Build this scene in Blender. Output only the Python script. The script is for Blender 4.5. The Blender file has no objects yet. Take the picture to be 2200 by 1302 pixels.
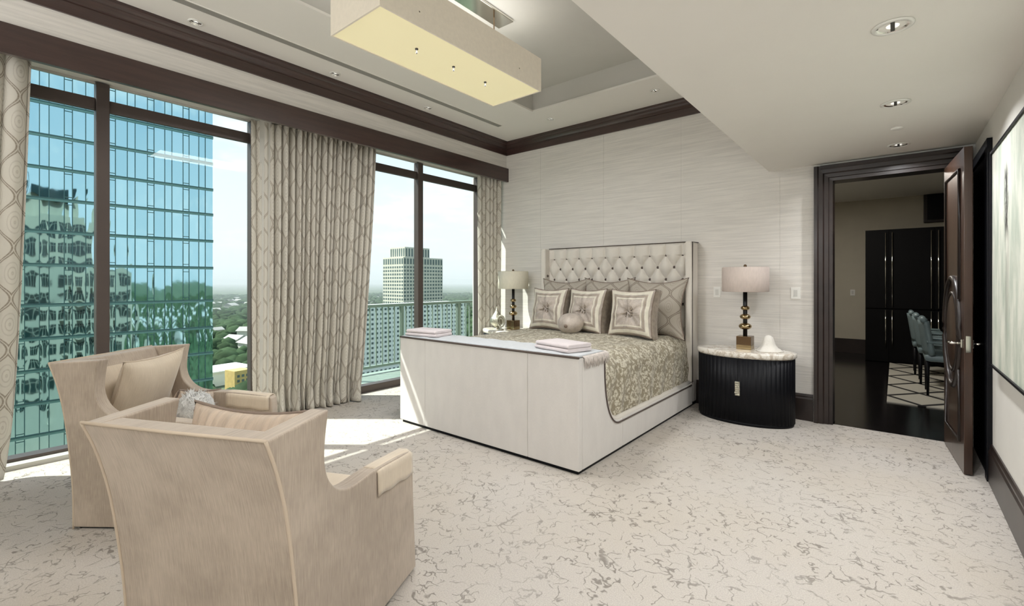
import bpy, math, random
from mathutils import Vector, noise as mnoise
random.seed(7)
R = math.radians
PI = math.pi
C = bpy.context.scene.collection
sc = bpy.context.scene

# ---------------------------------------------------------------- camera
cam_d = bpy.data.cameras.new('camera')
cam = bpy.data.objects.new('camera', cam_d); C.objects.link(cam)
cam.location = (0, 0, 1.42)
cam.rotation_euler = (R(90), 0, R(39.4))
cam_d.sensor_width = 36.0
cam_d.lens = 1003 / 2200 * 36
cam_d.shift_y = -46 / 2200
cam_d.clip_end = 60000; cam_d.clip_start = 0.05
sc.camera = cam

# ---------------------------------------------------------------- world, sun, exposure
sc.view_settings.view_transform = 'Standard'
sc.view_settings.look = 'None'
sc.view_settings.gamma = 1.0
sc.view_settings.use_curve_mapping = False
sc.view_settings.exposure = 0.52
try:
    sc.cycles.max_bounces = 10; sc.cycles.diffuse_bounces = 6; sc.cycles.glossy_bounces = 5
    sc.cycles.transparent_max_bounces = 12
    sc.cycles.sample_clamp_indirect = 6.0
    sc.cycles.use_denoising = True
    sc.cycles.caustics_reflective = False; sc.cycles.caustics_refractive = False
except Exception: pass

class E:
    """tiny wrapper: arithmetic on node sockets"""
    def __init__(s, nt, sock): s.nt = nt; s.s = sock
    def op(s, o, *a):
        n = s.nt.nodes.new('ShaderNodeMath'); n.operation = o
        s.nt.links.new(s.s, n.inputs[0])
        for i, b in enumerate(a):
            if isinstance(b, E): s.nt.links.new(b.s, n.inputs[i + 1])
            else: n.inputs[i + 1].default_value = b
        return E(s.nt, n.outputs[0])
    def __add__(s, b): return s.op('ADD', b)
    def __sub__(s, b): return s.op('SUBTRACT', b)
    def __mul__(s, b): return s.op('MULTIPLY', b)
    def __truediv__(s, b): return s.op('DIVIDE', b)
    def sm(s, a, b):      # smoothstep a..b -> 0..1
        n = s.nt.nodes.new('ShaderNodeMapRange'); n.interpolation_type = 'SMOOTHSTEP'
        s.nt.links.new(s.s, n.inputs[0]); n.inputs[1].default_value = a; n.inputs[2].default_value = b
        return E(s.nt, n.outputs[0])
def sep(nt, vec):
    n = nt.nodes.new('ShaderNodeSeparateXYZ'); nt.links.new(vec, n.inputs[0])
    return [E(nt, n.outputs[i]) for i in range(3)]
def comb(nt, *a):
    n = nt.nodes.new('ShaderNodeCombineXYZ')
    for i, b in enumerate(a):
        if isinstance(b, E): nt.links.new(b.s, n.inputs[i])
        else: n.inputs[i].default_value = b
    return n.outputs[0]
def mixc(nt, fac, a, b):
    n = nt.nodes.new('ShaderNodeMix'); n.data_type = 'RGBA'
    if isinstance(fac, E): nt.links.new(fac.s, n.inputs[0])
    else: n.inputs[0].default_value = fac
    for k, c in ((6, a), (7, b)):
        if isinstance(c, (tuple, list)): n.inputs[k].default_value = (*c[:3], 1)
        else: nt.links.new(c, n.inputs[k])
    return n.outputs[2]
def noise(nt, vec, scale=5, detail=3, rough=.5, dist=0):
    n = nt.nodes.new('ShaderNodeTexNoise'); nt.links.new(vec, n.inputs['Vector'])
    n.inputs['Scale'].default_value = scale; n.inputs['Detail'].default_value = detail
    n.inputs['Roughness'].default_value = rough; n.inputs['Distortion'].default_value = dist
    return n

def srgb(r, g, b):
    f = lambda c: (c / 255 / 12.92) if c / 255 <= .04045 else ((c / 255 + .055) / 1.055) ** 2.4
    return (f(r), f(g), f(b))

w = bpy.data.worlds.new('sky'); sc.world = w; w.use_nodes = True
nt = w.node_tree; bg = nt.nodes['Background']
tc = nt.nodes.new('ShaderNodeTexCoord')
X, Y, Z = sep(nt, tc.outputs['Generated'])
zz = Z.op('MAXIMUM', 0.0)
up = zz.sm(0.0, .8)
col = mixc(nt, up, srgb(238, 245, 250), srgb(128, 178, 218))
cv = comb(nt, X / (zz + .12), Y / (zz + .12), zz * 2.0)
cl = noise(nt, cv, 1.6, 6, .6)
cm = E(nt, cl.outputs['Fac']).sm(.48, .66) * .85
col = mixc(nt, cm, col, srgb(252, 252, 255))
nt.links.new(col, bg.inputs['Color'])
bg.inputs['Strength'].default_value = .92

sun_d = bpy.data.lights.new('sun', 'SUN'); sun_d.energy = 6.5; sun_d.angle = R(.6); sun_d.color = (1, .97, .9)
sun = bpy.data.objects.new('sun', sun_d); C.objects.link(sun)
sun.location = (-60, -50, 100)
sun.rotation_euler = Vector((1, .8, -1.65)).to_track_quat('-Z', 'Y').to_euler()

def area(name, loc, direction, sx, sy, power, color=(1, 1, 1), spread=180):
    d = bpy.data.lights.new(name, 'AREA'); d.shape = 'RECTANGLE'; d.size = sx; d.size_y = sy
    d.energy = power; d.color = color; d.spread = R(spread)
    o = bpy.data.objects.new(name, d); C.objects.link(o); o.location = loc
    o.rotation_euler = Vector(direction).to_track_quat('-Z', 'Y').to_euler()
    return o
# fill lamps added behind the camera to brighten the room; no windows there
area('rear_fill_light', (-2.6, -2.9, 2.55), (0, 1, 1.7), 4.2, 1.5, 120, (.97, .985, 1))
area('side_fill_light', (.5, -1.6, 1.55), (-1, .1, .7), 2.4, 1.8, 24, (.97, .985, 1))

# ---------------------------------------------------------------- helpers
class M:
    def __init__(s): s.v = []; s.f = []; s.uv = None; s.sm = []
    def add(s, vs, fs, smooth=False):
        o = len(s.v); s.v += [tuple(v) for v in vs]
        for f in fs: s.f.append(tuple(i + o for i in f)); s.sm.append(smooth)
        return s
    def box(s, x0, y0, z0, x1, y1, z1):
        x0, x1 = min(x0, x1), max(x0, x1); y0, y1 = min(y0, y1), max(y0, y1); z0, z1 = min(z0, z1), max(z0, z1)
        vs = [(x, y, z) for z in (z0, z1) for x, y in ((x0, y0), (x1, y0), (x1, y1), (x0, y1))]
        return s.add(vs, [(3, 2, 1, 0), (4, 5, 6, 7), (0, 1, 5, 4), (1, 2, 6, 5), (2, 3, 7, 6), (3, 0, 4, 7)])
    def prism(s, pts, axis, a, b, smooth=False):
        """pts: 2D polygon; axis 'x': (y,z); 'y': (x,z); 'z': (x,y)"""
        def mk(p, t):
            return {'x': (t, p[0], p[1]), 'y': (p[0], t, p[1]), 'z': (p[0], p[1], t)}[axis]
        n = len(pts)
        vs = [mk(p, a) for p in pts] + [mk(p, b) for p in pts]
        o = len(s.v); s.v += vs
        s.f.append(tuple(o + i for i in range(n))); s.sm.append(False)
        s.f.append(tuple(o + n + i for i in reversed(range(n)))); s.sm.append(False)
        for i in range(n):
            j = (i + 1) % n; s.f.append((o + i, o + n + i, o + n + j, o + j)); s.sm.append(smooth)
        return s
    def lathe(s, prof, n=24, c=(0, 0, 0), sx=1, sy=1, fn=None, cap=True):
        vs = []
        for r, z in prof:
            for k in range(n):
                a = 2 * PI * k / n; q = fn(a, z) if fn else 1
                vs.append((c[0] + r * q * sx * math.cos(a), c[1] + r * q * sy * math.sin(a), c[2] + z))
        fs = []
        for i in range(len(prof) - 1):
            for k in range(n):
                k2 = (k + 1) % n
                fs.append((i * n + k, i * n + k2, (i + 1) * n + k2, (i + 1) * n + k))
        if cap:
            fs.append(tuple(reversed(range(n)))); fs.append(tuple((len(prof) - 1) * n + k for k in range(n)))
        return s.add(vs, fs, True)
    def tube(s, pts, r, n=8, closed=False, flat=1.0):
        pts = [Vector(p) for p in pts]; m = len(pts); vs = []
        for i, p in enumerate(pts):
            a = pts[(i - 1) % m] if (closed or i > 0) else p
            b = pts[(i + 1) % m] if (closed or i < m - 1) else p
            t = (b - a).normalized()
            u = t.cross(Vector((0, 0, 1)))
            if u.length < .05: u = t.cross(Vector((0, 1, 0)))
            u.normalize(); v = u.cross(t)
            rr = r[i] if isinstance(r, (list, tuple)) else r
            for k in range(n):
                g = 2 * PI * k / n
                vs.append(p + u * math.cos(g) * rr * flat + v * math.sin(g) * rr)
        fs = []
        for i in range(m if closed else m - 1):
            i2 = (i + 1) % m
            for k in range(n):
                k2 = (k + 1) % n; fs.append((i * n + k, i2 * n + k, i2 * n + k2, i * n + k2))
        if not closed:
            fs.append(tuple(range(n))); fs.append(tuple((m - 1) * n + k for k in reversed(range(n))))
        return s.add(vs, fs, True)
    def grid(s, fn, nu, nv, closed_u=False, uvf=None, smooth=True):
        o = len(s.v)
        for j in range(nv + 1):
            for i in range(nu + (0 if closed_u else 1)):
                s.v.append(tuple(fn(i / nu, j / nv)))
                if uvf:
                    if s.uv is None: s.uv = [(0, 0)] * o
                    s.uv.append(uvf(i / nu, j / nv))
        nn = nu if closed_u else nu + 1
        for j in range(nv):
            for i in range(nu):
                a = o + j * nn + i; b = o + j * nn + (i + 1) % nn
                s.f.append((a, b, b + nn, a + nn)); s.sm.append(smooth)
        return s
    def build(s, name, m, parent=None, bevel=0, seg=2, solid=0, subs=0, loc=None, rz=0, kind=None, smooth=None, fixn=False):
        me = bpy.data.meshes.new(name); me.from_pydata(s.v, [], s.f); me.update()
        sm = s.sm if smooth is None else [smooth] * len(s.f)
        me.polygons.foreach_set('use_smooth', sm)
        if s.uv:
            uvl = me.uv_layers.new(name='UVMap'); uv = s.uv + [(0, 0)] * (len(s.v) - len(s.uv))
            for l in me.loops: uvl.data[l.index].uv = uv[l.vertex_index]
        if fixn:
            import bmesh
            b = bmesh.new(); b.from_mesh(me); bmesh.ops.recalc_face_normals(b, faces=b.faces); b.to_mesh(me); b.free()
        if m: me.materials.append(m)
        o = bpy.data.objects.new(name, me); C.objects.link(o)
        if parent: o.parent = parent
        if loc: o.location = loc
        if rz: o.rotation_euler = (0, 0, rz)
        if solid:
            q = o.modifiers.new('thick', 'SOLIDIFY'); q.thickness = solid; q.offset = 0
        if bevel:
            q = o.modifiers.new('bevel', 'BEVEL'); q.width = bevel; q.segments = seg; q.limit_method = 'ANGLE'; q.angle_limit = R(35)
            try: q.harden_normals = False
            except Exception: pass
        if subs:
            q = o.modifiers.new('sub', 'SUBSURF'); q.levels = subs; q.render_levels = subs
        if kind: o['kind'] = kind
        return o
def B(*a): return M().box(*a)
def tag(o, label, cat, group=None):
    o['label'] = label; o['category'] = cat
    if group: o['group'] = group
    return o
def empty(name, loc=(0, 0, 0), rz=0):
    o = bpy.data.objects.new(name, None); C.objects.link(o); o.location = loc; o.rotation_euler = (0, 0, rz)
    o.empty_display_size = .1
    return o
def thing(name, label, cat, loc=(0, 0, 0), rz=0, group=None):
    return tag(empty(name, loc, rz), label, cat, group)
def struct(name, m, mesh, parent=None, **k):
    o = mesh.build(name, m, parent, **k)
    if not parent: o['kind'] = 'structure'
    return o
def sempty(name, loc=(0, 0, 0), rz=0):
    o = empty(name, loc, rz); o['kind'] = 'structure'; return o
def dup(root, loc, rz=None, label=None, group=None, cat=None):
    r = root.copy(); C.objects.link(r); r.location = loc
    if rz is not None: r.rotation_euler = (0, 0, rz)
    if label: r['label'] = label
    if group: r['group'] = group
    def rec(a, b):
        for ch in list(a.children):
            if ch.type == 'LIGHT' : pass
            c = ch.copy(); C.objects.link(c); c.parent = b; rec(ch, c)
    rec(root, r)
    return r

# ---------------------------------------------------------------- materials
def mat(name, c, rough=.6, metal=0, spec=.5, sheen=0, bump=0, bscale=40, var=0, vscale=3, stretch=(1, 1, 1), trans=0, emit=0, coat=0):
    m = bpy.data.materials.new(name); m.use_nodes = True; nt = m.node_tree; b = nt.nodes['Principled BSDF']
    b.inputs['Base Color'].default_value = (*c, 1); b.inputs['Roughness'].default_value = rough
    b.inputs['Metallic'].default_value = metal; b.inputs['Specular IOR Level'].default_value = spec
    if sheen: b.inputs['Sheen Weight'].default_value = sheen; b.inputs['Sheen Roughness'].default_value = .4
    if coat: b.inputs['Coat Weight'].default_value = coat; b.inputs['Coat Roughness'].default_value = .15
    if emit: b.inputs['Emission Color'].default_value = (*c, 1); b.inputs['Emission Strength'].default_value = emit
    tc = nt.nodes.new('ShaderNodeTexCoord'); mp = nt.nodes.new('ShaderNodeMapping')
    nt.links.new(tc.outputs['Object'], mp.inputs[0]); mp.inputs['Scale'].default_value = stretch
    n = noise(nt, mp.outputs[0], vscale, 4, .6)
    v = var if var else .03
    lo = tuple(max(0, x * (1 - v)) for x in c); hi = tuple(min(1, x * (1 + v)) for x in c)
    nt.links.new(mixc(nt, E(nt, n.outputs['Fac']).sm(.3, .7), lo, hi), b.inputs['Base Color'])
    if bump:
        n2 = noise(nt, mp.outputs[0], bscale, 3, .6)
        bp = nt.nodes.new('ShaderNodeBump'); bp.inputs['Strength'].default_value = bump; bp.inputs['Distance'].default_value = .01
        nt.links.new(n2.outputs['Fac'], bp.inputs['Height']); nt.links.new(bp.outputs[0], b.inputs['Normal'])
    return m

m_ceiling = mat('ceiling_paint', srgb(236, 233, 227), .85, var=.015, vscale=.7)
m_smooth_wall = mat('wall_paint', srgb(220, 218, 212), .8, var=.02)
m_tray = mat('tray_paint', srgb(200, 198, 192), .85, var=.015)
m_grass = mat('grasscloth', srgb(219, 215, 209), .75, var=.085, vscale=3.2, stretch=(.55, 1, 16), bump=.25, bscale=14)
m_grass_y = mat('grasscloth_side', srgb(219, 215, 209), .75, var=.085, vscale=3.2, stretch=(1, .55, 16), bump=.25, bscale=14)
m_wood = mat('espresso_wood', srgb(36, 26, 23), .38, var=.35, vscale=2.5, stretch=(2, 2, 2), coat=.2)
m_woodh = mat('espresso_wood_long', srgb(60, 42, 38), .33, var=.18, vscale=2.5, stretch=(1, 1, 14), coat=.5)
m_door = mat('door_wood', srgb(58, 38, 27), .36, var=.3, vscale=2.2, stretch=(12, 5, .7), coat=.35)
m_doordark = mat('door_moulding', srgb(30, 20, 16), .4, var=.2, coat=.1)
m_black = mat('black_lacquer', srgb(11, 12, 17), .45, spec=.18, var=.1)
m_cabinet = mat('matt_black', srgb(9, 9, 11), .6, spec=.15)
m_hallfloor = mat('dark_floor_wood', srgb(16, 13, 14), .16, var=.4, vscale=2, stretch=(8, 1, 1))
m_frame = mat('window_metal', srgb(84, 74, 70), .4, metal=.3, var=.05)
m_sill = mat('window_stone', srgb(190, 188, 180), .5, var=.05)
m_chrome = mat('chrome', srgb(225, 222, 215), .12, metal=1)
m_velvet = mat('cream_velvet', srgb(214, 210, 206), .8, sheen=.3, var=.03, vscale=4, stretch=(2.2, 2.2, .9), bump=.12, bscale=60)
m_velvet2 = mat('tufted_velvet', srgb(216, 210, 201), .75, sheen=.3, var=.03, vscale=4)
m_cord = mat('dark_cord', srgb(88, 76, 70), .7, bump=.5, bscale=300)
m_throw = mat('pale_throw', srgb(196, 200, 204), .9, sheen=.5, var=.06, vscale=30, bump=.5, bscale=200)
m_fringe = mat('fringe_yarn', srgb(205, 196, 190), .9, var=.15, vscale=30)
m_towel = mat('pink_towel', srgb(224, 214, 215), .95, sheen=.4, var=.03, vscale=20, bump=.6, bscale=250)
m_fluff = mat('silver_fluff', srgb(208, 208, 206), .8, sheen=.6, var=.2, vscale=30, bump=1, bscale=90)
m_bronze = mat('bronze', srgb(120, 98, 74), .25, metal=.9, var=.1)
m_gold = mat('brass', srgb(168, 148, 112), .2, metal=1, var=.05)
m_stem = mat('lamp_stem_black', srgb(20, 20, 22), .3)
m_shade = mat('lamp_shade_linen', srgb(206, 192, 184), .85, var=.04, vscale=60, stretch=(1, 1, .3))
m_shade2 = mat('lamp_shade_ivory', srgb(222, 216, 198), .85, var=.04, vscale=60, stretch=(1, 1, .3))
m_pend = mat('pendant_fabric', srgb(214, 205, 188), .85, var=.03, vscale=30, emit=.13)
m_pendbot = mat('pendant_diffuser', srgb(226, 216, 176), .7, var=.01, emit=.34)
m_plaster = mat('white_plaster', srgb(226, 222, 214), .8, bump=.6, bscale=25, var=.05, vscale=8)
m_plastic = mat('white_plastic', srgb(232, 231, 226), .35)
m_silverleaf = mat('silver_leaf', srgb(190, 186, 170), .3, metal=.8, bump=.8, bscale=60, var=.2, vscale=20)
m_pipe = mat('piping_taupe', srgb(128, 112, 100), .7)
m_darkmetal = mat('dark_recess', srgb(70, 68, 64), .6)
m_slot = mat('vent_grey', srgb(150, 148, 142), .6)
m_bulb = mat('lamp_glass', srgb(240, 238, 230), .3, emit=.6)
m_silverfab = mat('silver_leather', srgb(120, 138, 142), .4, var=.1)

# marble
def marble():
    m = mat('marble_top', srgb(222, 215, 204), .2, var=.02, coat=.3); nt = m.node_tree; b = nt.nodes['Principled BSDF']
    tc = nt.nodes.new('ShaderNodeTexCoord')
    n = noise(nt, tc.outputs['Object'], 4, 8, .7, 1.5)
    v = E(nt, n.outputs['Fac']); v = (v - .5).op('ABSOLUTE').sm(0, .06)
    nt.links.new(mixc(nt, v, srgb(190, 178, 162), srgb(232, 227, 218)), b.inputs['Base Color'])
    return m
m_marble = marble()

def glassmat():
    m = bpy.data.materials.new('window_glass'); m.use_nodes = True; nt = m.node_tree
    for n in list(nt.nodes):
        if n.type == 'BSDF_PRINCIPLED': nt.nodes.remove(n)
    out = nt.nodes['Material Output']
    tr = nt.nodes.new('ShaderNodeBsdfTransparent'); tr.inputs[0].default_value = (.945, .985, .972, 1)
    gl = nt.nodes.new('ShaderNodeBsdfGlossy'); gl.inputs['Roughness'].default_value = .01
    fr = nt.nodes.new('ShaderNodeLayerWeight'); fr.inputs[0].default_value = .5
    f = E(nt, fr.outputs['Facing']).op('POWER', 5.0) * .5 + .012
    mx = nt.nodes.new('ShaderNodeMixShader')
    nt.links.new(f.s, mx.inputs[0]); nt.links.new(tr.outputs[0], mx.inputs[1]); nt.links.new(gl.outputs[0], mx.inputs[2])
    nt.links.new(mx.outputs[0], out.inputs[0])
    return m
m_glass = glassmat()

def carpetmat():
    m = mat('carpet', srgb(206, 197, 184), .95); nt = m.node_tree; b = nt.nodes['Principled BSDF']
    tc = nt.nodes.new('ShaderNodeTexCoord'); P = tc.outputs['Object']
    x, y, z = sep(nt, P)
    n1 = noise(nt, P, 7, 3, .6); nx, ny, nz = sep(nt, n1.outputs['Color'])
    dv = comb(nt, x + (nx - .5) * .16, y + (ny - .5) * .16, 0.0)
    lines = None
    for sc_, thr, off in ((7.4, .030, 0),):
        mp = nt.nodes.new('ShaderNodeMapping'); nt.links.new(dv, mp.inputs[0]); mp.inputs['Location'].default_value = (off, off * .7, 0)
        mp.inputs['Rotation'].default_value = (0, 0, off)
        vo = nt.nodes.new('ShaderNodeTexVoronoi'); vo.feature = 'DISTANCE_TO_EDGE'; nt.links.new(mp.outputs[0], vo.inputs['Vector'])
        vo.inputs['Scale'].default_value = sc_
        nm = noise(nt, mp.outputs[0], 11, 2, .5)
        e = E(nt, vo.outputs['Distance'])
        wdt = noise(nt, mp.outputs[0], 16, 2, .6)
        ln = (e / ((E(nt, wdt.outputs['Fac']) * .8) + .5)).sm(thr, thr * .2) * E(nt, nm.outputs['Fac']).sm(.475, .54)
        lines = ln if lines is None else lines.op('MAXIMUM', ln)
    for sc_, off in ((5.5, 3.1), (6.5, 11.7)):      # short wavy strokes
        mp = nt.nodes.new('ShaderNodeMapping'); nt.links.new(P, mp.inputs[0]); mp.inputs['Location'].default_value = (off, off * .7, 0)
        rn = noise(nt, mp.outputs[0], sc_, 2.5, .55); nm = noise(nt, mp.outputs[0], 12, 1.5, .5)
        ln = (E(nt, rn.outputs['Fac']) - .5).op('ABSOLUTE').sm(.013, .003) * E(nt, nm.outputs['Fac']).sm(.49, .55)
        lines = lines.op('MAXIMUM', ln)
    ns = noise(nt, P, 1.3, 3, .5)
    amt = lines * (E(nt, ns.outputs['Fac']).sm(.3, .62) * .42 + .22)
    fine = noise(nt, P, 160, 2, .7)
    big = noise(nt, P, .9, 3, .5)
    base = mixc(nt, E(nt, fine.outputs['Fac']).sm(.3, .7), srgb(178, 172, 165), srgb(197, 191, 184))
    base = mixc(nt, E(nt, big.outputs['Fac']).sm(.35, .7) * .35, base, srgb(182, 171, 154))
    nt.links.new(mixc(nt, amt, base, srgb(92, 86, 78)), b.inputs['Base Color'])
    bp = nt.nodes.new('ShaderNodeBump'); bp.inputs['Strength'].default_value = .5; bp.inputs['Distance'].default_value = .006
    nt.links.new(fine.outputs['Fac'], bp.inputs['Height']); nt.links.new(bp.outputs[0], b.inputs['Normal'])
    b.inputs['Specular IOR Level'].default_value = .1
    return m
m_carpet = carpetmat()

def ogee(name, ca, cb, wd=.24, ht=.37, lw=.05, uvn=True):
    m = mat(name, ca, .8, sheen=.2); nt = m.node_tree; b = nt.nodes['Principled BSDF']
    tc = nt.nodes.new('ShaderNodeTexCoord')
    u, v, _ = sep(nt, tc.outputs['UV'])
    U = u / wd; V = v / ht
    g = (V * (2 * PI)).op('COSINE') * .25
    fu = U.op('FRACT')
    a = g + .25; c = (g * -1) + .75
    def dist(p):
        d = (fu - p).op('ABSOLUTE'); return d.op('MINIMUM', (d * -1 + 1).op('ABSOLUTE'))
    d = dist(a).op('MINIMUM', dist(c))
    line = (d - .035).op('ABSOLUTE').sm(.03, .012)
    # medallions inside the cells
    cu = (fu - .5); cvv = (V + 0).op('FRACT') - .5
    def med(du, dv): 
        return ((du * du * 5.0) + (dv * dv * 3.0)).op('SQRT')
    r1 = med(cu, cvv); fu2 = (U + .5).op('FRACT') - .5; fv2 = (V + .5).op('FRACT') - .5
    r2 = med(fu2, fv2); r = r1.op('MINIMUM', r2)
    ring = (r * 38).op('SINE').sm(.2, .9) * r.sm(.5, .3) * .35
    nf = noise(nt, tc.outputs['UV'], 90, 2, .6)
    f = line.op('MAXIMUM', ring) * (E(nt, nf.outputs['Fac']).sm(.2, .6) * .5 + .5)
    nt.links.new(mixc(nt, f, ca, cb), b.inputs['Base Color'])
    bp = nt.nodes.new('ShaderNodeBump'); bp.inputs['Strength'].default_value = .25; bp.inputs['Distance'].default_value = .004
    nt.links.new(nf.outputs['Fac'], bp.inputs['Height']); nt.links.new(bp.outputs[0], b.inputs['Normal'])
    return m
def curtainmat():
    m = ogee('curtain_fabric', srgb(208, 203, 192), srgb(138, 126, 112))
    nt = m.node_tree; b = nt.nodes['Principled BSDF']; out = nt.nodes['Material Output']
    t = nt.nodes.new('ShaderNodeBsdfTranslucent'); t.inputs[0].default_value = (.75, .72, .6, 1)
    mx = nt.nodes.new('ShaderNodeMixShader'); mx.inputs[0].default_value = .12
    nt.links.new(b.outputs[0], mx.inputs[1]); nt.links.new(t.outputs[0], mx.inputs[2]); nt.links.new(mx.outputs[0], out.inputs[0])
    return m
m_curtain = curtainmat()
m_euro = ogee('euro_sham_fabric', srgb(176, 168, 156), srgb(126, 116, 104), .3, .36)

def damask(name, ca, cb, scale=13, lo=.3, hi=.5):
    m = mat(name, ca, .7, sheen=.25); nt = m.node_tree; b = nt.nodes['Principled BSDF']
    tc = nt.nodes.new('ShaderNodeTexCoord'); P = tc.outputs['UV']
    n1 = noise(nt, P, scale * .9, 2, .5); 
    mp = nt.nodes.new('ShaderNodeVectorMath'); mp.operation = 'MULTIPLY_ADD'
    nt.links.new(n1.outputs['Color'], mp.inputs[0]); mp.inputs[1].default_value = (.09, .09, .09); nt.links.new(P, mp.inputs[2])
    vo = nt.nodes.new('ShaderNodeTexVoronoi'); vo.feature = 'F1'; nt.links.new(mp.outputs[0], vo.inputs['Vector']); vo.inputs['Scale'].default_value = scale
    n2 = noise(nt, mp.outputs[0], scale * 2.4, 3, .6, 1.0)
    f = (E(nt, vo.outputs['Distance']) * .7 + E(nt, n2.outputs['Fac']) * .9 - .35)
    nt.links.new(mixc(nt, f.sm(lo, hi), ca, cb), b.inputs['Base Color'])
    bp = nt.nodes.new('ShaderNodeBump'); bp.inputs['Strength'].default_value = .5; bp.inputs['Distance'].default_value = .008
    nt.links.new(f.s, bp.inputs['Height']); nt.links.new(bp.outputs[0], b.inputs['Normal'])
    return m
m_duvet = damask('duvet_damask', srgb(208, 202, 184), srgb(146, 136, 114), 27, .34, .50)
m_pill = mat('pillow_silk', srgb(182, 171, 161), .5, sheen=.3, var=.2, vscale=9, bump=.9, bscale=22)
m_pillside = mat('pillow_gusset', srgb(158, 146, 132), .6, sheen=.3, var=.2, vscale=18, stretch=(1, 1, 1), bump=.6, bscale=35)
m_band = mat('pillow_band', srgb(214, 208, 192), .6, sheen=.3, var=.06, vscale=20)
m_band2 = mat('pillow_band_taupe', srgb(160, 148, 134), .6, sheen=.3, var=.06, vscale=20)

def strie(name, c, c2):
    m = mat(name, c, .85, sheen=.35); nt = m.node_tree; b = nt.nodes['Principled BSDF']
    tc = nt.nodes.new('ShaderNodeTexCoord'); mp = nt.nodes.new('ShaderNodeMapping')
    x, y, z = sep(nt, tc.outputs['Object']); nx, ny, nz = sep(nt, tc.outputs['Normal'])
    side = nx.op('ABSOLUTE').op('GREATER_THAN', .6)
    cc = y * side + x * (side * -1 + 1)
    nt.links.new(comb(nt, cc, side * 3, z), mp.inputs[0]); mp.inputs['Scale'].default_value = (1, 1, .05)
    n = noise(nt, mp.outputs[0], 240, 2, .6); n2 = noise(nt, tc.outputs['Object'], 4, 4, .6)
    f = E(nt, n.outputs['Fac']).sm(.3, .7) * .45 + E(nt, n2.outputs['Fac']).sm(.3, .7) * .55
    nt.links.new(mixc(nt, f, c2, c), b.inputs['Base Color'])
    bp = nt.nodes.new('ShaderNodeBump'); bp.inputs['Strength'].default_value = .3; bp.inputs['Distance'].default_value = .004
    nt.links.new(n.outputs['Fac'], bp.inputs['Height']); nt.links.new(bp.outputs[0], b.inputs['Normal'])
    return m
m_chair = strie('chair_velour', srgb(190, 176, 160), srgb(154, 140, 126))
m_chairpipe = mat('chair_welt', srgb(196, 180, 160), .8)
m_cush = strie('cushion_velour', srgb(214, 200, 180), srgb(196, 182, 163))
m_pleat = mat('pleated_satin', srgb(192, 174, 156), .5, sheen=.3, var=.1, vscale=6, stretch=(9, 1, 1), bump=.5, bscale=14)

# ================================================================ STRUCTURE
XW = -4.72      # upper wall face above the windows
XG = -5.30      # glass plane
YB = 5.61       # headboard wall
XR = .53        # right wall
ZH = 3.58; ZL = 2.60; XS = -1.05
ZT = 3.84       # tray top
Y0 = -3.0

struct('floor', m_carpet, B(-5.42, Y0 - .15, -.12, XR + .15, YB + .04, 0))
# high ceiling with tray opening
tx0, tx1, ty0, ty1 = -3.587, -1.35, -.4, 4.78
cm = M()
cm.box(-5.42, Y0, ZH, tx0, YB, ZH + .03); cm.box(tx1, Y0, ZH, XS, YB, ZH + .03)
cm.box(tx0, ty1, ZH, tx1, YB, ZH + .03); cm.box(tx0, Y0, ZH, tx1, ty0, ZH + .03)
ceil = struct('ceiling', m_ceiling, cm)
tr = M()
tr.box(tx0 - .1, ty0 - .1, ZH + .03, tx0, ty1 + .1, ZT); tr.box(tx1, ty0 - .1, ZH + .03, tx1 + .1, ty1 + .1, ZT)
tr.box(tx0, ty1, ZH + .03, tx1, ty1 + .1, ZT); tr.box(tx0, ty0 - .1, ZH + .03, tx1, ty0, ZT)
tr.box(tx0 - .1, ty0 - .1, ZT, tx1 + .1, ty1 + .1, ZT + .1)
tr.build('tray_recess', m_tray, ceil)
lip = M(); q = .02
lip.box(tx0, ty0, ZH, tx0 + q, ty1, ZH + .02).box(tx1 - q, ty0, ZH, tx1, ty1, ZH + .02)
lip.box(tx0 + q, ty1 - q, ZH, tx1 - q, ty1, ZH + .02)
lip.build('tray_lip', m_ceiling, ceil)
low = B(XS, Y0, ZL, XR + .15, YB + .05, ZH + .1)
low.build('lower_ceiling', m_ceiling, ceil)

# back wall (headboard wall) with the doorway
DX0, DX1, DZ = -.48, .35, 2.42
bw = M()
bw.box(-5.42, YB + .003, -.12, DX0 - .02, YB + .16, ZH + .1)
bw.box(DX0 - .02, YB + .003, DZ + .02, DX1 + .02, YB + .16, ZL + .3)
bw.box(DX1 + .02, YB + .003, -.12, 2.9, YB + .16, ZL + .3)
bw.box(DX0 - .02, YB + .003, ZL + .3, 2.9, YB + .16, ZH + .1)
wall_back = struct('wall_back', m_smooth_wall, bw)
xs = [-5.3, -4.06, -3.02, -1.985, -.945, -.62]
for a, b in zip(xs, xs[1:]):
    B(a + .0008, YB, 0, b - .0008, YB + .003, ZH).build('wallcovering_panel', m_grass, wall_back)
# upper wall above windows (bulkhead), window wall piers
uw = M().box(XG - .04, Y0, 3.13, XW, YB, ZH)
wall_left = struct('wall_left', m_grass_y, uw)
pier = M()
pier.box(-5.42, 2.10, 0, XG + .03, 3.11, 3.13)          # behind the wide curtain
pier.box(-5.42, 5.57, 0, XG + .08, YB, 3.13)
pier.box(-5.42, Y0, 0, XG + .03, -.40, 3.13)
pier.build('window_pier', m_smooth_wall, wall_left)
B(XG - .03, 2.10, 0, XG + .16, 2.22, 3.13).build('window_return', m_sill, wall_left)
struct('wall_right', m_smooth_wall, M().box(XR, Y0, 0, XR + .15, 4.74, ZL).box(XR, 4.74, 2.40, XR + .15, YB, ZL).box(XR + .02, 4.74, 0, XR + .15, YB, 2.4))
struct('wall_rear', m_smooth_wall, B(-5.42, Y0 - .15, 0, XR + .15, Y0, ZH + .1))
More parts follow.
